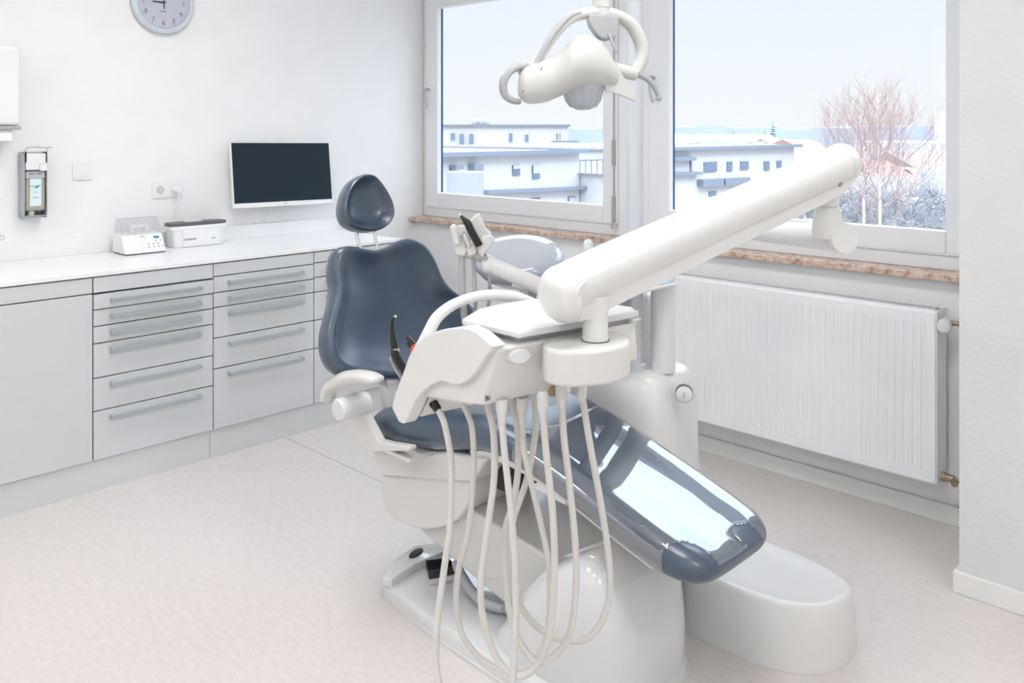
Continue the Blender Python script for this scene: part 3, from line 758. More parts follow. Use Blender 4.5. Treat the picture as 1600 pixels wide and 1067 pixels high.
# --- armrest
ya_ = -1.93
def A3(x, y, Y=-1.93): return P(x, y, Y=Y)
sp = spline([A3(512, 622), A3(516, 606), A3(532, 594), A3(556, 589), A3(578, 590), A3(588, 593)], 4)
rr = [.018+.012*math.sin(PI*min(1, i/(len(sp)-1)*1.2)) for i in range(len(sp))]
arm = link('armrest', tube(nb(), sp, [.014+.010*math.sin(PI*i/(len(sp)-1)) for i in range(len(sp))], 20, up=V((0, 0, 1)), flat=[.030]*len(sp), round_ends=True), 'warm', chair, smooth=60)
bm = nb(); a = A3(532, 640, -1.93); b = A3(532, 640, -1.93)+V((0, .11, 0)); lathe(bm, [(.03, 0), (.036, .006), (.038, .05), (.036, .055), (.036, .11)], A3(527, 641, -1.98), V((0, 1, 0)), 32); link('swivel_joint', bm, 'white', arm, label='white round swivel joint')
bm = nb(); p0 = A3(548, 640, -1.885); pl = [A3(x, y, -1.885) for x, y in ((540, 632), (558, 628), (592, 690), (640, 698), (640, 705), (578, 707), (565, 700), (548, 660))]
prism(bm, pl, V((0, .03, 0))); link('armrest_bracket', bm, 'warm', arm, bevel=.006)
bm = nb(); box(bm, (A3(575, 700, -1.88).x, -1.88, A3(600, 703, -1.88).z-.008), (A3(640, 700, -1.88).x, -1.75, A3(600, 703, -1.88).z+.004)); link('bracket_foot', bm, 'warm', arm, bevel=.003)

# foot pedal and its corrugated hose
t = thing('foot_pedal', 'small ribbed black foot pedal on the white chair base', 'pedal', (2.2, -1.7, .05))
o1, o2, o3, o4 = [P(x, y, Z=.09) for x, y in ((665, 880), (700, 876), (712, 888), (670, 897))]
bm = nb(); loft(bm, [[v+V((0, 0, -.018)) for v in (o1, o4, o3, o2)], [v+V((0, 0, .008)) for v in (o1, o4, o3, o2)]]); link('tread', bm, 'rubber', t, bevel=.004)
bm = nb()
for i in range(9):
    f = (i+.5)/9; a = o1.lerp(o4, f); b = o2.lerp(o3, f); tube(bm, [a+V((0, 0, .0095)), b+V((0, 0, .0095))], .0018, 6)
link('tread_rib', bm, 'black', t)
bm = nb(); loft(bm, [[v+V((0, 0, -.0395)) for v in (o1, o4, o3, o2)], [v+V((0, 0, -.02)) for v in (o1, o4, o3, o2)]]); link('pedal_base', bm, 'enamel_grey', t, bevel=.004)
pp = spline([P(712, 880, Z=.10), P(722, 900, Z=.085), P(738, 925, Z=.075), P(760, 943, Z=.075), P(790, 950, Z=.075), P(812, 946, Z=.08)], 16)
bm = nb(); tube(bm, pp, [.0145+(.0015 if i % 2 else 0) for i in range(len(pp))], 14)
tag(link('corrugated_hose', bm, 'hosegrey'), 'grey corrugated hose lying on the chair base behind the foot pedal', 'hose')

# ================================================================== SUPPLY UNIT (column behind the chair)
un = thing('supply_unit', 'white supply column with two posts and a rounded floor box behind the chair', 'dental unit', (2.6, -1.15, 0))
pr = [(.0005, .225, .185), (.10, .22, .18), (.46, .205, .165), (.60, .2, .16), (.66, .195, .155), (.70, .18, .14), (.715, .165, .125), (.72, .14, .10)]
bm = nb(); loft(bm, [sell(2.575, -1.14, hx, hy, z, 3.6, 64) for z, hx, hy in pr]); link('column_body', bm, 'white', un, smooth=50)
# seam and lock on the body's corner
c = P(1069, 616, Y=-1.285)
bm = nb(); nn = V((.55, -.83, 0)).normalized(); lk = P(1069, 616, d=2.755)
lathe(bm, [(.026, -.02), (.026, .004), (.023, .006)], lk, nn, 28); k_ = link('lock_cover', bm, 'white', un)
bm = nb(); lathe(bm, [(.0275, -.02), (.0275, .002)], lk, nn, 28); link('lock_ring', bm, 'gap', un)
bm = nb(); tube(bm, [lk+nn*.0075+V((0, 0, .008)), lk+nn*.0075-V((0, 0, .008))], .0025, 8); link('key_slot', bm, 'greyplastic', k_)
# floor box with round end
def fbox(zr):
    out = []
    for z, ins, tilt in zr:
        r = []
        for k in range(64):
            a = 2*PI*k/64; c_, s_ = math.cos(a), math.sin(a); e = 2.5 if c_ > 0 else 7
            x = 3.02+(.30-ins)*math.copysign(abs(c_)**(2/e), c_) if c_ > 0 else 3.02+(.155-ins)*math.copysign(abs(c_)**(2/e), c_)
            y = -1.125+(.205-ins)*math.copysign(abs(s_)**(2/e), s_)
            r.append(V((x, y, z-tilt*(max(0, x-2.9))-(.03*max(0, (y+1.15)/.2) if tilt else 0))))
        out.append(r)
    return out
bm = nb(); loft(bm, fbox([(.0005, 0, 0), (.10, .006, 0), (.182, .011, .04), (.190, .014, .04), (.194, .020, .04), (.195, .03, .04), (.183, .06, .04), (.178, .10, .04)])); link('floor_box', bm, 'white', un, smooth=55)
bm = nb(); box(bm, (2.70, -1.275, .012), (2.87, -.98, .19)); link('duct_cover', bm, 'white', un, bevel=.008)
# posts
pA = P(1036, 500, d=2.85); pB = P(992, 500, d=2.86)
zarm = 1.262
bm = nb(); lathe(bm, [(.0405, .715), (.040, .74), (.040, .98), (.042, 1.03), (.043, 1.055)], V((pA.x, pA.y, 0)), V((0, 0, 1)), 40); link('arm_post', bm, 'white', un, smooth=40)
bm = nb(); lathe(bm, [(.036, .715), (.036, .735), (.0272, .74), (.0265, ZC-.06), (.06, ZC-.055), (.06, ZC-.001)], V((pB.x, pB.y, 0)), V((0, 0, 1)), 36); link('lamp_pole', bm, 'pole', un, smooth=40, label='slim grey lamp pole rising to the ceiling')
# tray shelf
bm = nb(); box(bm, (2.42, -1.575, 1.003), (2.785, -1.18, 1.014)); sh = link('service_shelf', bm, 'white', un, bevel=.004)
bm = nb(); box(bm, (2.432, -1.563, 1.0145), (2.772, -1.19, 1.0165)); link('shelf_mat', bm, 'blue', sh, bevel=.001, label='light blue mat')
bm = nb(); c = P(832, 455, X=2.50); box(bm, (2.48, c.y-.018, .96), (2.50, c.y+.018, 1.003)); link('shelf_clip', bm, 'greyplastic', sh)
# cuspidor head behind the arm: block, bowl and rinse spout
bm = nb(); loft(bm, [sell(2.60, -1.30, .10, .10, z, 3, 40) if 0 else sell(2.515, -1.12, .12*s, .11*s, z, 3, 40) for z, s in ((.715, 1), (.90, .98), (.94, .93), (.95, .8))]); link('water_block', bm, 'white', un, smooth=50)
bc = P(810, 411, d=2.93)
axb = (V((0, 0, 1))-FWD*.30-RGT*.06).normalized()
bm = nb(); lathe(bm, [(.01, -.070), (.05, -.066), (.095, -.050), (.130, -.024), (.150, .004), (.1545, .020), (.150, .034), (.135, .046), (.105, .057), (.06, .065), (.02, .067), (.001, .067)], bc, axb, 56); link('cuspidor_bowl', bm, 'bowl', un, smooth=80, label='light grey rounded rinse bowl')
bm = nb(); e = bc-axb*.07; tube(bm, spline([e, e+V((.02, .06, -.03)), V((2.62, -1.12, .93))], 6), .022, 14); link('bowl_support', bm, 'white', un)
s0 = P(921, 405, d=2.84); bm = nb(); tube(bm, [V((s0.x, s0.y, .94)), s0, P(920, 392, d=2.84), P(919, 381, d=2.84)], [.014, .014, .0145, .016], 18, up=RGT, flat=[.012]*4, round_ends=True); link('rinse_spout', bm, 'white', un, smooth=60)

# ------------------------------------------------------------------ instrument head with spring arm
E1 = RGT*.795+FWD*.606; E2 = RGT*-.606+FWD*.795
H0 = CAM+RGT*-.055+FWD*1.56
def H(a, b, z): q = H0+E1*a+E2*b; return V((q.x, q.y, z))
ih = thing('instrument_head', 'white instrument delivery head hanging from its thick sloping arm in front of the chair', 'delivery unit', H(.18, .1, 1.0))
prof = [(.0, 1.006), (.10, .988), (.20, .974), (.232, .985), (.225, 1.03), (.17, 1.08), (.06, 1.118), (-.048, 1.118), (-.028, 1.07)]
link('body', prism(nb(), [H(0, b, z) for b, z in prof], E1*.345), 'warm', ih, bevel=.008, seg=4, smooth=50)
arc = spline([(b, z, 0) for b, z in ((-.056, 1.126), (.004, 1.143), (.066, 1.137), (.132, 1.118), (.19, 1.09), (.226, 1.058), (.255, 1.012), (.285, .965), (.301, .930))], 4)
low = spline([(b, z, 0) for b, z in ((.272, .908), (.250, .912), (.222, .945), (.200, .976), (.155, 1.008), (.109, 1.028), (.066, 1.031), (.024, 1.049), (-.004, 1.074), (-.027, 1.100), (-.050, 1.122))], 4)
bm = nb(); prism(bm, [H(-.014, p.x, p.y) for p in arc+low], E1*.03)
ou = [(p.x, p.y) for p in arc if p.x > .05]
inn = []
for i, (b, z) in enumerate(ou):
    p, q = ou[max(0, i-1)], ou[min(len(ou)-1, i+1)]; tx, tz = q[0]-p[0], q[1]-p[1]; l = math.hypot(tx, tz); inn.append((b+tz/l*.012, z-tx/l*.012))
prism(bm, [H(.012, b, z) for b, z in ou+inn[::-1]], E1*.32)
prism(bm, [H(.33, p.x, p.y) for p in arc+low], E1*.025)
link('lid', bm, 'white', ih, bevel=.005, seg=3, smooth=50)
# worktray on top
tp = spline([H(a, b, 1.129) for a, b in ((.028, .105), (.036, .03), (.047, -.048))], 3)+[H(.20, -.056, 1.129), H(.352, -.05, 1.129), H(.352, .05, 1.129)]+spline([H(.30, .165, 1.129), H(.20, .18, 1.129), H(.11, .165, 1.129)], 3)
bm = nb(); prism(bm, tp, V((0, 0, .013))); link('top_tray', bm, 'white', ih, bevel=.005, seg=3)
bm = nb(); prism(bm, [H(.06, -.03, 1.116), H(.33, -.035, 1.116), H(.33, .12, 1.116), H(.06, .1, 1.116)], V((0, 0, .013))); link('tray_gasket', bm, 'greyplastic', ih)
# oval badge on the front face
bm = nb(); c = H(.050, -.044, 1.098); nf = (-E2*.95+V((0, 0, -.35))*0).normalized()
upv = V((0, 0, 1))
bm = nb(); loft(bm, [[c-E2*o+(E1*math.cos(a)*.0235+upv*math.sin(a)*.0125)*s for a in [2*PI*i/32 for i in range(32)]] for s, o in ((1.0, -.03), (1.0, .004), (.94, .007))]); link('oval_cover', bm, 'white', ih, smooth=50)
bm = nb(); c = P(761, 621, d=1.56)-E2*.0015
for sx_, sz_, w_, h_ in ((-.0045, 0, .0004, .0045), (.0045, 0, .0004, .0045), (0, .0045, .0045, .0004), (0, -.0045, .0045, .0004), (0, 0, .0012, .0026)): obox(bm, c+E1*sx_+upv*sz_, E1*w_, upv*h_, E2*.0008)
link('type_symbol', bm, 'ink', ih)
# hub
hp_ = [H(a, b, 0) for a, b in ((.135, .0), (.108, -.04), (.080, -.080), (.078, -.108), (.092, -.132), (.12, -.148), (.165, -.160), (.21, -.155), (.245, -.13), (.262, -.095), (.262, -.05), (.25, .0))]
hps = spline(hp_, 4)
bm = nb(); loft(bm, [[v+V((0, 0, z)) for v in hps] for z in (1.053, 1.117)]); link('hub', bm, 'warm', ih, bevel=.008, seg=4, smooth=50)
c = P(967, 562, d=1.615); bm = nb(); nq = (RGT*.75-FWD*.6).normalized(); lathe(bm, [(.0085, -.02), (.0085, .0015), (.007, .0022)], c, nq, 20); link('hub_plug', bm, 'beige', ih)
# post
pc = H(.185, -.1, 0)
bm = nb(); lathe(bm, [(.0262, 1.117), (.0262, 1.1185)], pc, V((0, 0, 1)), 32); link('post_ring', bm, 'gap', ih)
bm = nb(); lathe(bm, [(.0245, 1.112), (.0235, 1.14), (.0235, 1.165), (.025, 1.18), (.026, 1.20)], pc, V((0, 0, 1)), 36); link('arm_neck', bm, 'white', ih, smooth=50)
# spring arm
a0 = P(873, 461, d=1.575); a1 = P(1318, 259, d=1.95)
ax = (a1-a0).normalized(); sd = ax.cross(UP).normalized(); hv = sd.cross(ax).normalized(); L_ = (a1-a0).length
def sec(rt, keel, kw, off=0):
    r = []
    for k in range(25):
        a = -PI*.22+(PI*1.44)*k/24; r.append((math.cos(a)*rt, math.sin(a)*rt+off))
    for k in range(5):
        f = (k+1)/6; r.append((-rt*math.cos(PI*.22)*(1-f)-kw*f if 0 else -kw, -rt*.63+off-(keel)*f))
    for k in range(5):
        f = 1-(k+1)/6; r.append((kw, -rt*.63+off-(keel)*f))
    return r
def armrings(lst):
    out = []
    for s, rt, keel, kw, off in lst:
        c = a0+ax*s; out.append([c+sd*x+hv*y for x, y in sec(rt, keel, kw, off)])
    return out
bm = nb()
loft(bm, armrings([(.012, .046, .030, .034, .006), (.03, .0465, .036, .034, .006), (.12, .046, .036, .034, .008), (L_*.5, .045, .034, .033, .008), (L_-.10, .044, .034, .032, .008), (L_-.05, .044, .030, .032, .008), (L_-.012, .044, .014, .032, .008)])); link('spring_arm', bm, 'white', ih, smooth=40)
# keel lip lines (tinted strips stand in for the shade line above the keel)
bm = nb()
for s in (1, -1): obox(bm, a0+ax*(L_*.5)+sd*(s*.0345)+hv*-.0225, ax*(L_*.5-.07), sd*.0008, hv*.0008)
link('arm_shade_line', bm, 'beige', ih)
bm = nb(); R2 = []
for s, r in ((-.030, .008), (-.0285, .022), (-.024, .034), (-.014, .0445), (-.002, .051), (.008, .053), (.013, .053)):
    c = a0+ax*s; R2.append([c+sd*(math.cos(a)*r)+hv*(math.sin(a)*r*1.02-.002) for a in [2*PI*k/40 for k in range(40)]])
loft(bm, R2); link('arm_end_cap', bm, 'white', ih, smooth=60)
bm = nb(); R2 = []
for s, r in ((-.014, .0447), (.002, .0445), (.014, .040), (.022, .030), (.026, .012)):
    c = a0+ax*(L_+s); R2.append([c+sd*(math.cos(a)*r)+hv*(math.sin(a)*r+.008) for a in [2*PI*k/40 for k in range(40)]])
loft(bm, R2); link('arm_tip_cap', bm, 'white', ih, smooth=60)
ns = -sd if (-sd).dot(FWD) < 0 else sd
kd = (RGT*.80-FWD*.60-UP*.10).normalized(); cs = P(909, 458, d=1.548); bm = nb(); lathe(bm, [(.010, -.030), (.010, -.003), (.020, -.0025), (.0212, .001), (.0195, .004), (.001, .005)], cs, kd, 36); link('brake_knob', bm, 'white', ih, smooth=50)
for px, py, dd in ((932, 467, 1.59), (1306, 287, 1.905)):
    c = P(px, py, d=dd); bm = nb(); s_ = (c-a0).dot(ax); y_ = (c-a0).dot(hv); c2 = a0+ax*s_+hv*y_+ns*.0335
    lathe(bm, [(.0065, -.004), (.0065, .0012)], c2, ns, 20); sc_ = link('screw_ring', bm, 'greyplastic', ih)
    bm = nb(); lathe(bm, [(.005, -.002), (.005, .002)], c2, ns, 6); link('screw_head', bm, 'brass', sc_)
bm = nb(); obox(bm, a0+ax*.045-hv*.0505+ns*.02, ax*.03, ns*.003, hv*.0006); link('slot', bm, 'gap', ih)
# elbow
el = P(1312, 371, d=1.96); nk = P(1293, 306, d=1.955)
bm = nb(); tube(bm, [nk+V((0, 0, .02)), nk-V((0, 0, .004)), nk-V((0, 0, .022))], [.03, .026, .0245], 28, up=V((1, 0, 0))); link('elbow_neck', bm, 'white', ih)
bm = nb(); q = P(1293, 330, d=1.965); tube(bm, [q+V((0, 0, .012)), q-V((0, 0, .01)), q-V((0, 0, .045)), q-V((0, 0, .06))], [.0265, .031, .034, .03], 28, up=V((1, 0, 0))); link('elbow_collar', bm, 'white', ih)
kb_ = P(1100, 340, d=2.66); dn = (kb_-el).normalized()
bm = nb(); lathe(bm, [(.028, -.021), (.033, -.019), (.0345, -.014), (.0345, .0)], el, dn, 32); link('arm_end', bm, 'white', ih, smooth=50)
kb_ = P(1100, 345, d=2.66)
pa_ = spline([el, P(1262, 367, d=2.12), P(1200, 361, d=2.34), kb_, P(1066, 358, d=2.77), V((pA.x+.004, pA.y, 1.115)), V((pA.x, pA.y, 1.056))], 7); n = len(pa_)
bm = nb(); tube(bm, pa_, [.0345+.0075*max(0, min(1, (i-n*.4)/(n*.3)))-.004*math.sin(PI*min(1, i/(n*.5))) for i in range(n)], 32); link('horizontal_arm', bm, 'white', ih, smooth=50)
bm = nb(); lathe(bm, [(.0325, -.0225), (.0335, -.0205)], el, dn, 40); link('arm_disc', bm, 'white', ih)
# hand grip
gp = spline([H(.0, .205, 1.07), H(.014, .2, 1.10), H(.034, .2, 1.128), H(.075, .2, 1.149), H(.13, .2, 1.158), H(.188, .2, 1.154), H(.245, .2, 1.139), H(.30, .2, 1.113)], 6)
n_ = len(gp); bm = nb(); tube(bm, gp, [.0105+.003*abs(1-2*i/(n_-1)) for i in range(n_)], 18, up=E2, flat=None); link('grip', bm, 'white', ih, smooth=60)
bm = nb(); prism(bm, [H(.352, -.02, 1.03), H(.352, .14, 1.03), H(.352, .14, 1.13), H(.352, -.01, 1.14)], E1*.03); ec = link('end_block', bm, 'warm', ih, bevel=.01)
# lower pocket at the visor tip
bm = nb(); prism(bm, [H(.02, b, z) for b, z in ((.20, .972), (.245, .918), (.262, .922), (.25, .99))], E1*.30); link('instrument_ledge', bm, 'warm', ih, bevel=.003)

# ------------------------------------------------------------------ hoses of the head
def hose(pix, d0, d1, conn=None, start=None, r=.0055, sag=.0):
    n = len(pix); pts = []
    for i, (x, y) in enumerate(pix):
        f = i/(n-1); pts.append(P(x, y, d=d0+(d1-d0)*f))
    pts = spline(pts, 7)
    o = link('hose', tube(nb(), pts, r, 12, up=V((.3, .9, .1))), 'hose', ih, smooth=60)
    for p, nx, kind in ((pts[0], pts[2], start), (pts[-1], pts[-3], conn)):
        if not kind: continue
        d = V((0, 0, -1)); bm = nb()
        if kind == 'white':
            lathe(bm, [(.0085, -.014), (.0105, -.006), (.0105, .012), (.0085, .022), (.006, .028), (.0058, .030)], p-d*.014, d, 24)
            c = link('connector', bm, 'white', o, smooth=40)
            bm = nb()
            for k in range(10):
                a = 2*PI*k/10; q = p-d*.010+V((math.cos(a), math.sin(a), 0))*.0106; obox(bm, q, V((math.cos(a), math.sin(a), 0))*.0006, V((-math.sin(a), math.cos(a), 0))*.0012, d*.010)
            bm2 = link('rib', bm, 'warm', o)
        elif kind == 'cone':
            lathe(bm, [(.0120, -.004), (.0115, .012), (.008, .030), (.007, .044), (.0062, .046)], p-d*.030, d, 24); link('connector', bm, 'beige', o, smooth=40)
        elif kind == 'black':
            lathe(bm, [(.0095, -.008), (.0085, .010), (.006, .014)], p, (nx-p).normalized(), 16); link('connector', bm, 'black', o, smooth=40)
    return o


hose([(680, 634), (690, 650), (697, 672), (705, 725), (703, 821), (694, 888), (684, 968), (681, 1022), (686, 1067), (700, 1110)], 1.75, 1.62, start='black', r=.0066)
hose([(722, 630), (730, 645), (738, 672), (740, 737), (732, 829), (717, 888), (713, 947), (725, 997), (757, 1033), (794, 1047), (828, 1039), (849, 1010), (858, 968), (857, 880), (841, 800), (828, 746), (818, 695), (816, 648)], 1.74, 1.66, conn='cone', r=.0060)
hose([(760, 622), (763, 640), (771, 675), (772, 746), (761, 830), (751, 913), (757, 976), (778, 1031), (807, 1056), (836, 1043), (857, 997), (866, 913), (864, 808), (853, 704), (848, 634)], 1.68, 1.60, conn='white', r=.0066)
hose([(784, 652), (788, 704), (795, 767), (803, 850), (806, 934), (805, 997), (801, 1067), (798, 1110)], 1.585, 1.55, start='cone', r=.0062)
hose([(796, 618), (801, 635), (809, 675), (809, 737), (801, 788), (790, 830), (790, 905), (801, 976), (828, 1026), (853, 1033), (883, 1005), (897, 955), (900, 871), (891, 767), (881, 683), (877, 622)], 1.75, 1.63, conn='white', r=.0066)
hose([(833, 615), (836, 640), (836, 680), (824, 746), (803, 808), (795, 855), (797, 896), (811, 943), (845, 984), (887, 1001), (924, 993), (949, 947), (952, 880), (939, 788), (922, 695), (909, 616)], 1.80, 1.66, conn='white', r=.0066)
# clear spray-filter vial between two connectors
c = P(862, 603, d=1.66); t = link('filter_vial', lathe(nb(), [(.010, .0), (.0105, -.028), (.008, -.036), (.001, -.038)], c, V((0, 0, 1)), 24), 'vial', ih, smooth=50)
link('filter_core', lathe(nb(), [(.007, .0), (.007, -.018), (.003, -.02)], c, V((0, 0, 1)), 16), 'amber', t, label='amber filter inside the clear vial')

# instruments on the head's far side
t = thing('curing_light', 'black angled curing light wand with pale tip standing behind the instrument head', 'instrument', P(640, 600, d=1.86))
pts = [P(x, y, d=1.83) for x, y in ((613, 500), (614, 520), (616, 545))]
bm = nb(); tube(bm, [P(617, 495, d=1.83), P(613, 499, d=1.83), P(612, 508, d=1.83), P(614, 530, d=1.83), P(617, 546, d=1.83)], [.0035, .0035, .004, .0065, .0085], 16, up=RGT); link('wand', bm, 'black', t, smooth=60)
bm = nb(); tube(bm, [P(617, 544, d=1.83), P(618, 549, d=1.83)], .0088, 16, up=RGT); link('ring', bm, 'chrome', t)
bm = nb(); tube(bm, spline([P(617, 548, d=1.83), P(618, 556, d=1.83), P(626, 570, d=1.84), P(642, 590, d=1.85), P(655, 606, d=1.85)], 5), .0095, 16, up=RGT, flat=.010, round_ends=True); link('handle', bm, 'black', t, smooth=60)
bm = nb(); tube(bm, spline([P(611, 560, d=1.845), P(618, 576, d=1.85), P(632, 596, d=1.86)], 5), .004, 12, up=RGT, round_ends=True); link('grip_strip', bm, 'greyplastic', t)
bm = nb(); tube(bm, [P(619, 493.5, d=1.83), P(616.5, 495.5, d=1.83)], .0028, 12); link('tip', bm, 'white', t, label='pale glass tip')
t = thing('orange_capped_instrument', 'short black instrument with orange band lying behind the lid of the instrument head', 'instrument', P(660, 550, d=1.84))
a, b = P(638, 527, d=1.83), P(660, 560, d=1.80); dd = (b-a)
bm = nb(); tube(bm, [a, a+dd*.2], .0065, 16); link('cap', bm, 'black', t)
bm = nb(); tube(bm, [a+dd*.2, a+dd*.45], [.011, .012], 20); link('collar', bm, 'black', t)
bm = nb(); tube(bm, [a+dd*.45, b], .0118, 20); link('band', bm, 'orange', t, label='orange red band')

# ------------------------------------------------------------------ assistant's holder
ah = thing('assistant_holder', 'white assistant holder with hoses on a round arm behind the backrest', 'instrument holder', P(745, 400, d=2.7))
D = 2.70
def hb(px, py, w, h, tilt, dep, d=D, th=.02):
    c = P(px, py, d=d); s = d/FPX; a = math.radians(tilt); r = RGT*math.cos(a)+UP*math.sin(a); u_ = UP*math.cos(a)-RGT*math.sin(a)
    return obox(nb(), c, r*(w*s/2), u_*(h*s/2), FWD*th)
for pg, d_, th in (([(707, 383), (716, 368), (722, 360), (729, 366), (727, 378), (731, 390), (729, 398), (724, 401), (712, 398)], 2.68, .045), ([(728, 388), (738, 378), (744, 384), (746, 394), (740, 399), (732, 401)], 2.67, .04), ([(744, 383), (755, 370), (766, 367), (773, 375), (765, 388), (757, 397), (755, 404), (748, 398)], 2.665, .045), ([(733, 345), (741, 338), (749, 333), (752, 341), (758, 355), (769, 366), (756, 372), (748, 380), (738, 362)], 2.70, .03), ([(714, 352), (724, 352), (733, 356), (738, 375), (728, 384), (716, 372)], 2.71, .02)):
    link('holder_cradle', prism(nb(), [P(x, y, d=d_) for x, y in pg], FWD*th), 'warm', ah, bevel=.006, seg=3)
for (xa_, ya_), (xb_, yb_), r_ in (((709, 356), (713, 378), .012), ((727, 369), (733, 384), .0075)):
    link('holder_prong', tube(nb(), [P(xa_, ya_, d=2.67), P(xb_, yb_, d=2.67)], r_, 16, round_ends=True), 'warm', ah, smooth=60)
link('hose_plug', tube(nb(), [P(756, 398, d=2.68), P(761, 411, d=2.69)], [.009, .006], 14), 'greyplastic', ah)
bm = nb(); tube(bm, [P(722, 371, d=2.672), P(724, 367, d=2.672)], .0025, 8); link('blue_mark', bm, 'tealglass', ah)
bm = nb(); tube(bm, spline([P(718, 392, d=2.70), P(738, 396, d=2.71), P(760, 405, d=2.73), P(768, 415, d=2.75)], 4), .018, 14); link('holder_bar', bm, 'white', ah)
bm = nb(); ball(bm, P(764, 414, d=2.70), .028); q0, q1 = P(768, 415, d=2.70), P(850, 450, d=2.66); tube(bm, [q0, q1, V((2.60, -1.25, .98))], [.024, .027, .03], 24); link('support_arm', bm, 'white', ah, smooth=60)
hh_ = [([(722, 398), (722, 430), (724, 470), (730, 520), (760, 585), (850, 620)], .0105), ([(739, 398), (741, 430), (743, 470), (744, 500), (765, 570), (850, 610)], .0065), ([(757, 402), (762, 412), (765, 440), (764, 470), (762, 500), (780, 570), (850, 605)], .0058)]
for pix, r in hh_:
    n = len(pix); link('suction_hose', tube(nb(), spline([P(x, y, d=2.70+.25*max(0, (i-2)/(n-3))) for i, (x, y) in enumerate(pix)], 8), r, 12, up=RGT), 'hosegrey', ah, smooth=60)
t = thing('black_syringe', 'slim black handpiece resting in the assistant holder', 'instrument', P(735, 360, d=2.66))
bm = nb(); tube(bm, [P(720, 337, d=2.66), P(731, 349, d=2.66), P(737, 362, d=2.66), P(749, 384, d=2.66)], [.004, .012, .0125, .012], 18, up=RGT, round_ends=False); link('grip', bm, 'black', t, smooth=35)
bm = nb(); ball(bm, P(719, 336, d=2.66), .0045); link('nozzle', bm, 'chrome', t)

# ================================================================== OPERATING LIGHT
D = 2.25
def LP(px, py, dz=0): return P(px, py, d=D+(px-905)*.0009+dz)
ol_ = thing('operating_light', 'cream dental operating light with curved yoke and grey handles hanging before the windows', 'dental light', LP(905, 100))
stn = [(809, 128, 146, .012), (812, 116, 152, .030), (818, 107, 158, .042), (826, 102, 161, .048), (838, 98, 161, .050), (852, 93, 159, .052), (866, 86, 154, .058), (878, 77, 149, .072), (888, 66, 145, .088), (898, 58, 142, .096), (910, 55, 140, .10), (922, 57, 140, .10), (934, 62, 140, .095), (945, 74, 140, .085), (953, 88, 140, .072), (960, 98, 141, .058), (965, 106, 142, .040)]
cols2 = [[q.x for q in spline([(s[i], 0, 0) for s in stn], 4)] for i in range(4)]
rings = []
for x, yt, yb_, hd_ in zip(*cols2):
    c = LP(x, (yt+yb_)/2); hh2 = (yb_-yt)/2*D/FPX
    rings.append([c+FWD*(hd_*math.cos(a))+UP*(hh2*math.copysign(abs(math.sin(a))**.85, math.sin(a))) for a in [2*PI*k/40 for k in range(40)]])
link('lamp_head', loft(nb(), rings), 'cream', ol_, smooth=70)
# tail fin
fin = [(950, 92), (960, 98), (968, 108), (976, 122), (985, 134), (993, 147), (994, 158), (982, 154), (968, 148), (955, 144), (946, 140)]
fp = spline([LP(x, y, -.05) for x, y in fin], 3, closed=True); bm = nb(); prism(bm, fp, FWD*.022); link('tail_fin', bm, 'cream', ol_, bevel=.005)
# reflector bowl
bm = nb(); c = LP(911, 138); lathe(bm, [(.055, .01), (.052, -.01), (.046, -.032), (.034, -.048), (.016, -.056), (.001, -.057)], c, V((0, 0, 1)), 36); link('reflector', bm, 'bowl', ol_, smooth=70, label='pale ribbed glass reflector')
bm = nb()
for k in range(14):
    a = 2*PI*k/14; pts = [c+V((math.cos(a), math.sin(a), 0))*r+V((0, 0, h)) for r, h in ((.055, .0), (.0525, -.01), (.0465, -.032), (.034, -.0485))]; tube(bm, pts, .0012, 6)
link('reflector_rib', bm, 'bowl', ol_)
# yoke
yk = [(828, 118, 8, 8), (836, 100, 8, 8), (850, 78, 9, 9), (868, 52, 9, 9), (886, 32, 10, 9), (905, 23, 10, 10), (925, 20, 11, 11), (945, 20, 11, 11), (965, 25, 11, 11), (983, 36, 12, 11), (996, 54, 13, 12), (1003, 76, 13, 12), (1001, 96, 12, 11), (993, 113, 10, 10)]
pp = [[q.x for q in spline([(s[i], 0, 0) for s in yk], 4)] for i in range(3)]
bm = nb(); pts = [LP(x, y) for x, y in zip(pp[0], pp[1])]; s = D/FPX
tube(bm, pts, [w*s*.9 for w in pp[2]], 18, up=FWD, flat=None); yo = link('yoke', bm, 'cream', ol_, smooth=60)
def strip(pxl, w, m, nm, dz=-.012):
    bm = nb(); q = spline([LP(x, y, dz) for x, y in pxl], 5); n = len(q); tube(bm, q, [w*(.55+.45*math.sin(PI*min(1, max(0, (i+1)/(n+1))))) for i in range(n)], 14, up=FWD, round_ends=True); return link(nm, bm, m, yo, smooth=60)
strip([(828, 122), (832, 112), (846, 84), (860, 58), (876, 38), (892, 24), (906, 20)], .0098, 'greyplastic', 'yoke_strip')
strip([(975, 20), (993, 34), (1007, 56), (1011, 78), (1007, 100)], .0035, 'greyplastic', 'yoke_strip', -.002)
bm = nb(); tube(bm, [LP(958, 108), LP(992, 116)], [.020, .018], 20); link('pivot', bm, 'cream', yo)
bm = nb(); tube(bm, [LP(818, 118), LP(829, 104)], .019, 20, round_ends=False); ball(bm, LP(826, 112), .021); link('pivot', bm, 'cream', yo)
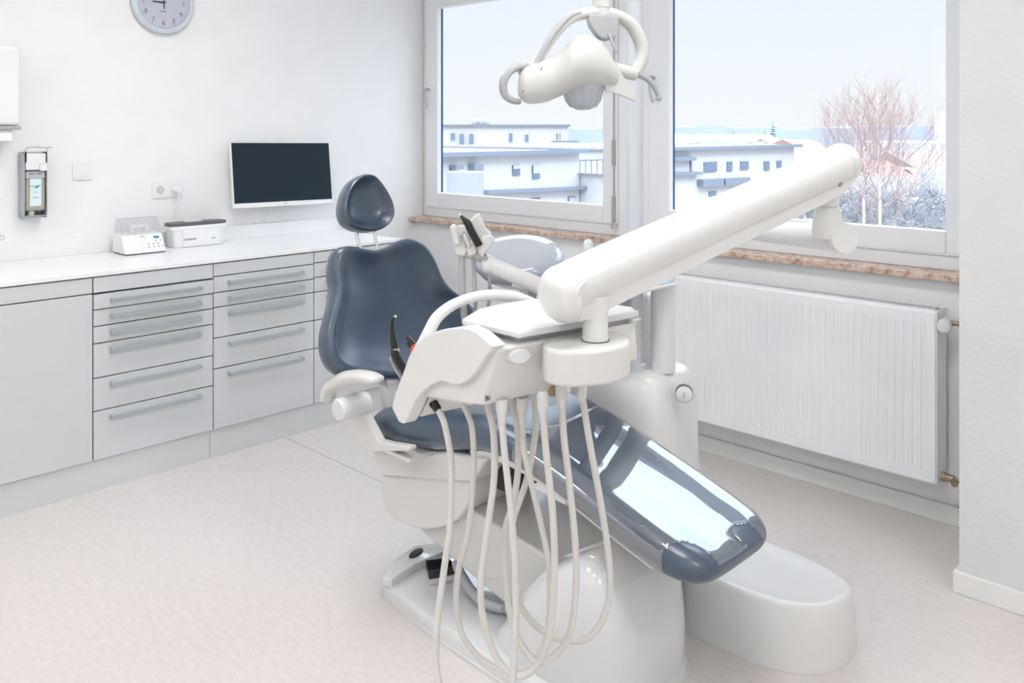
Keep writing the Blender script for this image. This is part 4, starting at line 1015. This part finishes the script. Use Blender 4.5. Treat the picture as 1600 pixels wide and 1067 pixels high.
# hub
hq = [(921, 22), (968, 24), (967, 50), (962, 58), (948, 61), (938, 59), (930, 50), (922, 38), (919, 28)]
bm = nb(); prism(bm, [LP(x, y, -.034) for x, y in hq], FWD*.065); link('yoke_hub', bm, 'greyplastic', ol_, bevel=.008, seg=4)
bm = nb(); q = LP(939, 22); cyl(bm, (q.x, q.y, q.z-.005), (q.x, q.y, 2.0), .0225, 28); link('drop_post', bm, 'cream', ol_)
bm = nb(); cyl(bm, (q.x, q.y, 1.822), (q.x, q.y, 1.825), .0232, 28); link('post_ring', bm, 'greyplastic', ol_)
bm = nb(); tube(bm, spline([V((q.x, q.y, 1.99)), V((q.x-.0, q.y+.02, 2.05)), V(((q.x+pB.x)/2, (q.y+pB.y)/2, 2.10)), V((pB.x, pB.y, 2.12))], 6), .028, 20); link('ceiling_arm', bm, 'cream', ol_)
bm = nb(); tube(bm, [LP(952, 54, -.04), LP(963, 82, -.05)], .0042, 10, round_ends=True); link('joystick', bm, 'alu', ol_)
# handles
strip2 = [(831, 104), (820, 103), (803, 107), (791, 118), (786, 133), (789, 148), (799, 156), (810, 159)]
bm = nb(); q = spline([LP(x, y, -.01) for x, y in strip2], 5); n = len(q); tube(bm, q, [.0075+.003*math.sin(PI*i/(n-1)) for i in range(n)], 14, up=FWD, round_ends=True); link('handle', bm, 'greyplastic', ol_, smooth=60)
bm = nb(); q = spline([LP(x, y, -.005) for x, y in ((995, 116), (1008, 121), (1020, 132), (1028, 148), (1029, 153))], 5); tube(bm, q, [.009-.003*i/(len(q)-1) for i in range(len(q))], 14, up=FWD); ball(bm, LP(1029, 153, -.005), .0085); link('handle', bm, 'greyplastic', ol_, smooth=60)
for x, y in ((817, 144), (845, 109)):
    bm = nb(); cq = LP(x, y); cyl(bm, cq-FWD*.052, cq-FWD*.046, .0022, 10); link('screw', bm, 'gap', ol_)

# ================================================================== TOWN OUTSIDE
GZ = -12.5
g = struct('ground', box(nb(), (-420, .6, GZ-.5), (420, 900, GZ)), 'ground')


def face_building(name, label, corner_a, corner_b, ztop, depthv, m, edge=None, zb=GZ, group='buildings across the street'):
    """block whose visible facade runs from a to b, extruded away along depthv"""
    a, b = V((corner_a.x, corner_a.y, 0)), V((corner_b.x, corner_b.y, 0))
    t = thing(name, label, 'building', ((a.x+b.x)/2, (a.y+b.y)/2, zb), group)
    bm = nb(); q = [a, b, b+depthv, a+depthv]; loft(bm, [[v+V((0, 0, zb)) for v in q], [v+V((0, 0, ztop)) for v in q]]); link('wall', bm, m, t, smooth=0)
    if edge:
        out = (b-a).normalized(); nv = -depthv.normalized()
        q2 = [a-out*.15+nv*.25, b+out*.15+nv*.25, b+out*.15+depthv, a-out*.15+depthv]
        bm = nb(); loft(bm, [[v+V((0, 0, ztop)) for v in q2], [v+V((0, 0, ztop+edge*.5)) for v in q2]]); link('roof', bm, 'render_grey', t, smooth=0)
        bm = nb(); obox(bm, (q2[0]+q2[1])/2+V((0, 0, ztop+edge*.4))+nv*.05, (q2[1]-q2[0])/2, nv*.04, V((0, 0, edge*.45))); link('roof_edge', bm, 'roofline', t, smooth=0)
    return t, a, b, -depthv.normalized()


def bwindow(t, A, Bv, nv, px0, px1, py0, py1, blind=0, plane=None, m='bwin'):
    """window at photo pixels on the facade plane through A with normal nv"""
    def hit(px, py):
        v = FWD+RGT*((px-CX0)/FPX)-UP*((py-CY0)/FPX); d = (A-CAM).dot(nv)/v.dot(nv); return CAM+v*d
    p, q = hit(px0, (py0+py1)/2), hit(px1, (py0+py1)/2); z1, z0 = hit((px0+px1)/2, py0).z, hit((px0+px1)/2, py1).z
    w_ = q-p; w_.z = 0; c = V(((p.x+q.x)/2, (p.y+q.y)/2, (z0+z1)/2))
    bm = nb(); obox(bm, c+nv*.02, w_/2, V((0, 0, (z1-z0)/2)), nv*.03); f = link('window', bm, 'roofline', t, smooth=0)
    wf = w_*.42; bm = nb(); obox(bm, c+nv*.04, wf, V((0, 0, (z1-z0)/2*.85)), nv*.02); link('pane', bm, m, f, smooth=0)
    if blind:
        bm = nb(); obox(bm, c+nv*.055+V((0, 0, (z1-z0)/2*(1-blind))), w_/2, V((0, 0, (z1-z0)/2*blind)), nv*.025); link('blind', bm, 'blind', f, smooth=0)


def strip_on(t, A, nv, px0, py0, px1, py1, h, m='roofline', nm='ledge'):
    def hit(px, py):
        v = FWD+RGT*((px-CX0)/FPX)-UP*((py-CY0)/FPX); d = (A-CAM).dot(nv)/v.dot(nv); return CAM+v*d
    p, q = hit(px0, py0), hit(px1, py1); bm = nb(); obox(bm, (p+q)/2+nv*.15, (q-p)/2, V((0, 0, h/2)), nv*.15); link(nm, bm, m, t, smooth=0)


# near white block (facade facing the room, running away to the right)
XB = -14.5
a_, b_ = P(640, 240, X=XB), P(905, 237, X=XB)
t, A, B, nv = face_building('apartment_block', 'flat roofed white block with blue grey roof edge seen through the left window', a_, b_, .78, V((-9, 0, 0)), 'render', .14)
bwindow(t, A, B, nv, 800, 811, 258, 274, .35); bwindow(t, A, B, nv, 831, 842, 258, 279, .6)
strip_on(t, A, nv, 753, 299.5, 907, 293, .09, nm='balcony_edge'); bwindow(t, A, B, nv, 830, 843, 309, 320); bwindow(t, A, B, nv, 887, 898, 307, 330, m='blind')
strip_on(t, A, nv, 702, 261, 714, 261, .12, nm='canopy'); strip_on(t, A, nv, 731, 261, 745, 261, .2, nm='canopy'); bwindow(t, A, B, nv, 702, 704, 262, 283)
c = P(727, 275, X=XB+1.4); bm = nb(); cyl(bm, (c.x, c.y, c.z-3), (c.x, c.y, c.z+.12), .50, 24); link('stair_drum', bm, 'render_grey', t)
t, A, B, nv = face_building('side_block', 'low white block with a railed terrace at the right of the left window', V((XB+1, b_.y+.06, 0)), P(1000, 252, X=XB+1), .08, V((-6, 0, 0)), 'render', .05)
bm = nb(); rp = [P(x, 243, X=XB+1.2) for x in (906, 915, 924, 933, 942)]
for q in rp: cyl(bm, (q.x, q.y, .10), (q.x, q.y, .58), .02, 6)
tube(bm, [V((rp[0].x, rp[0].y, .58)), V((rp[-1].x, rp[-1].y, .58))], .025, 6); link('railing', bm, 'roofline', t)
# second near block through window 2
t, A, B, nv = face_building('apartment_block', 'flat roofed white block with dark windows seen through the right window', P(1015, 235, X=XB), P(1241, 233.5, X=XB), .78, V((-12, 0, 0)), 'render', .14)
for x0_, x1_, y0_, y1_ in ((1099, 1119, 253, 268.5), (1135, 1143, 252.5, 267.5), (1156, 1168.5, 252, 265), (1193, 1201, 252, 266), (1213, 1220, 251, 262), (1107, 1118, 299, 306)): bwindow(t, A, B, nv, x0_, x1_, y0_, y1_)
strip_on(t, A, nv, 1089, 286, 1163, 282, .28, nm='balcony_edge'); strip_on(t, A, nv, 1045, 271, 1088, 270.5, .12, nm='terrace_edge'); strip_on(t, A, nv, 1045, 248, 1078, 247.5, .16, nm='terrace_roof'); bwindow(t, A, B, nv, 1077.5, 1079, 248, 270)
strip_on(t, A, nv, 1121.5, 283.5, 1123, 283.5, .30, 'render', nm='drain')
# far block behind the left one
def fb(name, label, x0_, x1_, ytop, d, m, edge=None, dep=14, group='buildings across the street'):
    a_, b_ = P(x0_, ytop, d=d), P(x1_, ytop, d=d); m_ = (a_ if x0_ > 1000 else b_)-CAM; m_.z = 0; return face_building(name, label, a_, b_, a_.z, m_.normalized()*dep, m, edge, group=group)
t, A, B, nv = fb('apartment_block', 'long far white block with a thin grey roof line behind the nearer left block', 640, 888, 196, 58, 'render', .08)
for x0_, x1_, y0_, y1_ in ((704, 711, 208, 218), (718, 725, 209, 230), (733, 740, 209, 230), (795, 801, 208, 222), (820, 826, 210, 222), (869, 872, 208, 219), (874, 876, 208, 219)): bwindow(t, A, B, nv, x0_, x1_, y0_, y1_)
strip_on(t, A, nv, 745, 231, 860, 231, .12, 'blind', 'cornice'); strip_on(t, A, nv, 862, 221, 905, 221, .12, nm='balcony_edge')
for x_ in (742, 752, 760):
    c = P(x_, 190, d=60); bm = nb(); ball(bm, (c.x, c.y, c.z), .26); cyl(bm, (c.x, c.y, c.z-.5), (c.x, c.y, c.z), .05, 8); link('roof_vent', bm, 'render_grey', t)
# right hand houses
fb('tower_block', 'tall plain white tower at the right edge of the right window', 1460, 1530, 174, 120, 'render')
t, A, B, nv = fb('housing_row', 'long cream housing row behind the bare trees', 1335, 1500, 222, 90, 'render', None)
for x_ in range(1372, 1478, 14): bwindow(t, A, B, nv, x_, x_+6, 225, 232, m='blind')
t, A, B, nv = fb('town_house', 'white town house with small dormers at the right of the right window', 1432, 1540, 262, 60, 'render', None)
for x_ in (1441, 1456, 1471):
    for y_ in (267, 284, 300): bwindow(t, A, B, nv, x_, x_+6, y_, y_+7, m='blind')
bm = nb(); p0, p1 = P(1430, 262, d=60), P(1540, 262, d=60); rz = P(1430, 240, d=60).z; prism(bm, [p0, V((p0.x, p0.y, p0.z))+FWD*9, V((p0.x, p0.y, rz))+FWD*4.5], p1-p0); link('roof', bm, 'roofbrown', t, smooth=0)
t, A, B, nv = fb('town_house', 'low cream house with pale red roof directly behind the birch trunks', 1345, 1431, 276, 58, 'render', None)
bm = nb(); p0, p1 = P(1343, 276, d=58), P(1431, 276, d=58); rz = P(1430, 252, d=60).z; prism(bm, [p0, p0+FWD*9, V((p0.x, p0.y, rz))+FWD*4.5], p1-p0); link('roof', bm, 'roofred', t, smooth=0)
for x_ in (1352, 1388, 1402, 1416): bwindow(t, A, B, nv, x_, x_+6, 282, 288, m='blind')
t, A, B, nv = fb('gabled_house', 'small white gabled house seen above the right window block', 1062, 1110, 224, 95, 'render', None)
p0, p1 = P(1062, 224, d=94.9), P(1110, 224, d=94.9); bm = nb(); ap = P(1087, 210, d=94.9); prism(bm, [p0, p1, ap], FWD*12); link('gable', bm, 'render', t, smooth=0)
t, A, B, nv = fb('long_roofed_hall', 'long low hall with a pale brown roof near the horizon', 1095, 1235, 226, 130, 'render', None)
p0, p1 = P(1090, 226, d=130), P(1238, 226, d=130); rz = P(1100, 209.5, d=140).z; bm = nb(); prism(bm, [p0, p0+FWD*24, V((p0.x, p0.y, rz))+FWD*12], p1-p0); link('roof', bm, 'roofbrown', t, smooth=0)
for x0_, x1_, yt, yr_, d, lab in ((1205, 1250, 226, 217, 98, 'pale red roofed house at the left of the red roof pair'), (1245, 1290, 228, 218, 80, 'pale red roofed house nearer the sloping arm')):
    t, A, B, nv = fb('red_roofed_house', lab, x0_, x1_, yt, d, 'render', None, 8); p0, p1 = P(x0_-1, yt, d=d), P(x1_+1, yt, d=d); rz = P(x0_, yr_, d=d+4).z
    bm = nb(); prism(bm, [p0, p0+FWD*8, V((p0.x, p0.y, rz))+FWD*4], p1-p0); link('roof', bm, 'roofred', t, smooth=0)
random.seed(3)
for x_, w__, y_, d_, lb_ in ((1050, 42, 229, 66, 'low white flat roof at the left edge of the right window behind the near block'), (1100, 28, 226, 76, 'low white rooftop right below the small gabled house'), (1132, 44, 228, 68, 'low white rooftop in the middle behind the near block'), (1180, 40, 226, 74, 'low white rooftop left of the pale red roofs')):
    a_, b_ = P(x_, y_, d=d_), P(x_+w__, y_, d=d_); t = thing('low_rooftop', lb_, 'building', ((a_.x+b_.x)/2, (a_.y+b_.y)/2, GZ), 'low white rooftops')
    bm = nb(); q = [a_, b_, b_+FWD*4, a_+FWD*4]; loft(bm, [[V((v.x, v.y, GZ)) for v in q], q]); link('wall', bm, 'render', t, smooth=0)
    bm = nb(); box(bm, ((a_+FWD*2).lerp(b_+FWD*2, .3).x-.6, (a_+FWD*2).lerp(b_+FWD*2, .3).y-.4, a_.z), ((a_+FWD*2).lerp(b_+FWD*2, .3).x+.6, (a_+FWD*2).lerp(b_+FWD*2, .3).y+.4, a_.z+.25)); link('roof_unit', bm, 'render_grey', t, smooth=0)
# hazy wooded hills
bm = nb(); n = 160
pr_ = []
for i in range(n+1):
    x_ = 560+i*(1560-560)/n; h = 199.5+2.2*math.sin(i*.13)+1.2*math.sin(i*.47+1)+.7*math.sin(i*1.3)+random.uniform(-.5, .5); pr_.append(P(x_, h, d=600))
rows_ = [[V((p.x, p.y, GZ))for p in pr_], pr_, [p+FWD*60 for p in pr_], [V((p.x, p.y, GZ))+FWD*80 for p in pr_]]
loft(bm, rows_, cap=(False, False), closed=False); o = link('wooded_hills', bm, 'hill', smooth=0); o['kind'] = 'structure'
# conifer
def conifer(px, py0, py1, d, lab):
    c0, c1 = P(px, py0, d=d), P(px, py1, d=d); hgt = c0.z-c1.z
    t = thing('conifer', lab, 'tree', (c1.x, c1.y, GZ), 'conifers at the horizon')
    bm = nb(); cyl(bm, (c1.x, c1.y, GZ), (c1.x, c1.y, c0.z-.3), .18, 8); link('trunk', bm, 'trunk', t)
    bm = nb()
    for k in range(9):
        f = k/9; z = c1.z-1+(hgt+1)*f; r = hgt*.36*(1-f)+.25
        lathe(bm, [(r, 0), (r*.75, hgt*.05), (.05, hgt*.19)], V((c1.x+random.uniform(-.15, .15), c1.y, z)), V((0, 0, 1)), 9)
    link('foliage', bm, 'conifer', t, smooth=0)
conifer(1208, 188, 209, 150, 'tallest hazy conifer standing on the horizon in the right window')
conifer(1195, 201, 210, 152, 'short hazy conifer just left of the tall one')
conifer(1146, 202, 210, 170, 'small distant conifer left of the conifer pair')
# bare trees
def bare_tree(px, pytop, pybase, d, lab, spread, seed):
    random.seed(seed)
    base = P(px, pybase, d=d); topp = P(px, pytop, d=d); Ht = topp.z-GZ
    t = thing('bare_tree', lab, 'tree', (base.x, base.y, GZ), 'bare winter trees')
    tr = [V((base.x, base.y, GZ)), V((base.x, base.y, GZ+Ht*.35)), V((base.x+.1, base.y, GZ+Ht*.65)), V((base.x, base.y, GZ+Ht))]
    bm = nb(); tp_ = spline(tr, 5); n = len(tp_); tube(bm, tp_, [.17*(1-i/(n-1))+.015 for i in range(n)], 8); link('trunk', bm, 'trunk', t)
    bm = nb()
    def br(p, d_, l, r, lv):
        pts = [p]; q = p; dd = d_.normalized()
        for k in range(3):
            dd = (dd+V((random.uniform(-.18, .18), random.uniform(-.18, .18), .10))).normalized(); q = q+dd*l/3; pts.append(q)
            if lv > 0:
                for _ in range(2 if lv > 1 else 1):
                    u_ = V((random.uniform(-1, 1), random.uniform(-1, 1), random.uniform(.0, .7))).normalized(); br(q, dd*.9+u_*.75, l*.55, r*.55, lv-1)
        tube(bm, pts, [r, r*.8, r*.6, r*.35], 4)
    for i in range(22):
        f = .62+.36*i/22; z = GZ+Ht*f; a = i*2.4; l = spread*(1.12-f)*1.3+.2
        br(V((base.x, base.y, z)), V((math.cos(a), math.sin(a), .9)), l, .022, 3 if i < 14 else 2)
    link('branches', bm, 'twig', t, smooth=0)
bare_tree(1346, 152, 348, 40, 'left bare birch of the pair outside the right window', 4.2, 5)
bare_tree(1371, 143, 348, 36, 'taller bare birch, right one of the pair outside the right window', 4.4, 9)
# winter shrubs low down: one undergrowth
bm = nb(); random.seed(12)
for i in range(260):
    x_ = random.uniform(1240, 1500); y_ = random.uniform(305, 362); d = random.uniform(42, 50); c = P(x_, y_, d=d)
    for k in range(6):
        u_ = V((random.uniform(-1, 1), random.uniform(-1, 1), random.uniform(.1, 1))).normalized(); e_ = c+u_*random.uniform(.5, 1.3)
        tube(bm, [c, (c+e_)/2+V((0, 0, .08)), e_], [.035, .02, .01], 4)
o = link('undergrowth', bm, 'shrub', smooth=0); tag(o, 'tangled pale winter shrubs below the bare trees', 'shrubs', kind='stuff')
bm = nb(); random.seed(21)
for i in range(60):
    x_ = 1240+i*4.6; c = P(x_, 335, d=53); r = random.uniform(.8, 1.7); ball(bm, (c.x, c.y, c.z-random.uniform(.6, 1.8)), r, r, r*random.uniform(.8, 1.3), 8, 5)
for v in bm.verts: v.co += V((random.uniform(-.18, .18), random.uniform(-.18, .18), random.uniform(-.18, .18)))
o = link('thicket', bm, 'shrub', smooth=0); tag(o, 'dense grey green thicket at the foot of the bare trees', 'shrubs', kind='stuff')
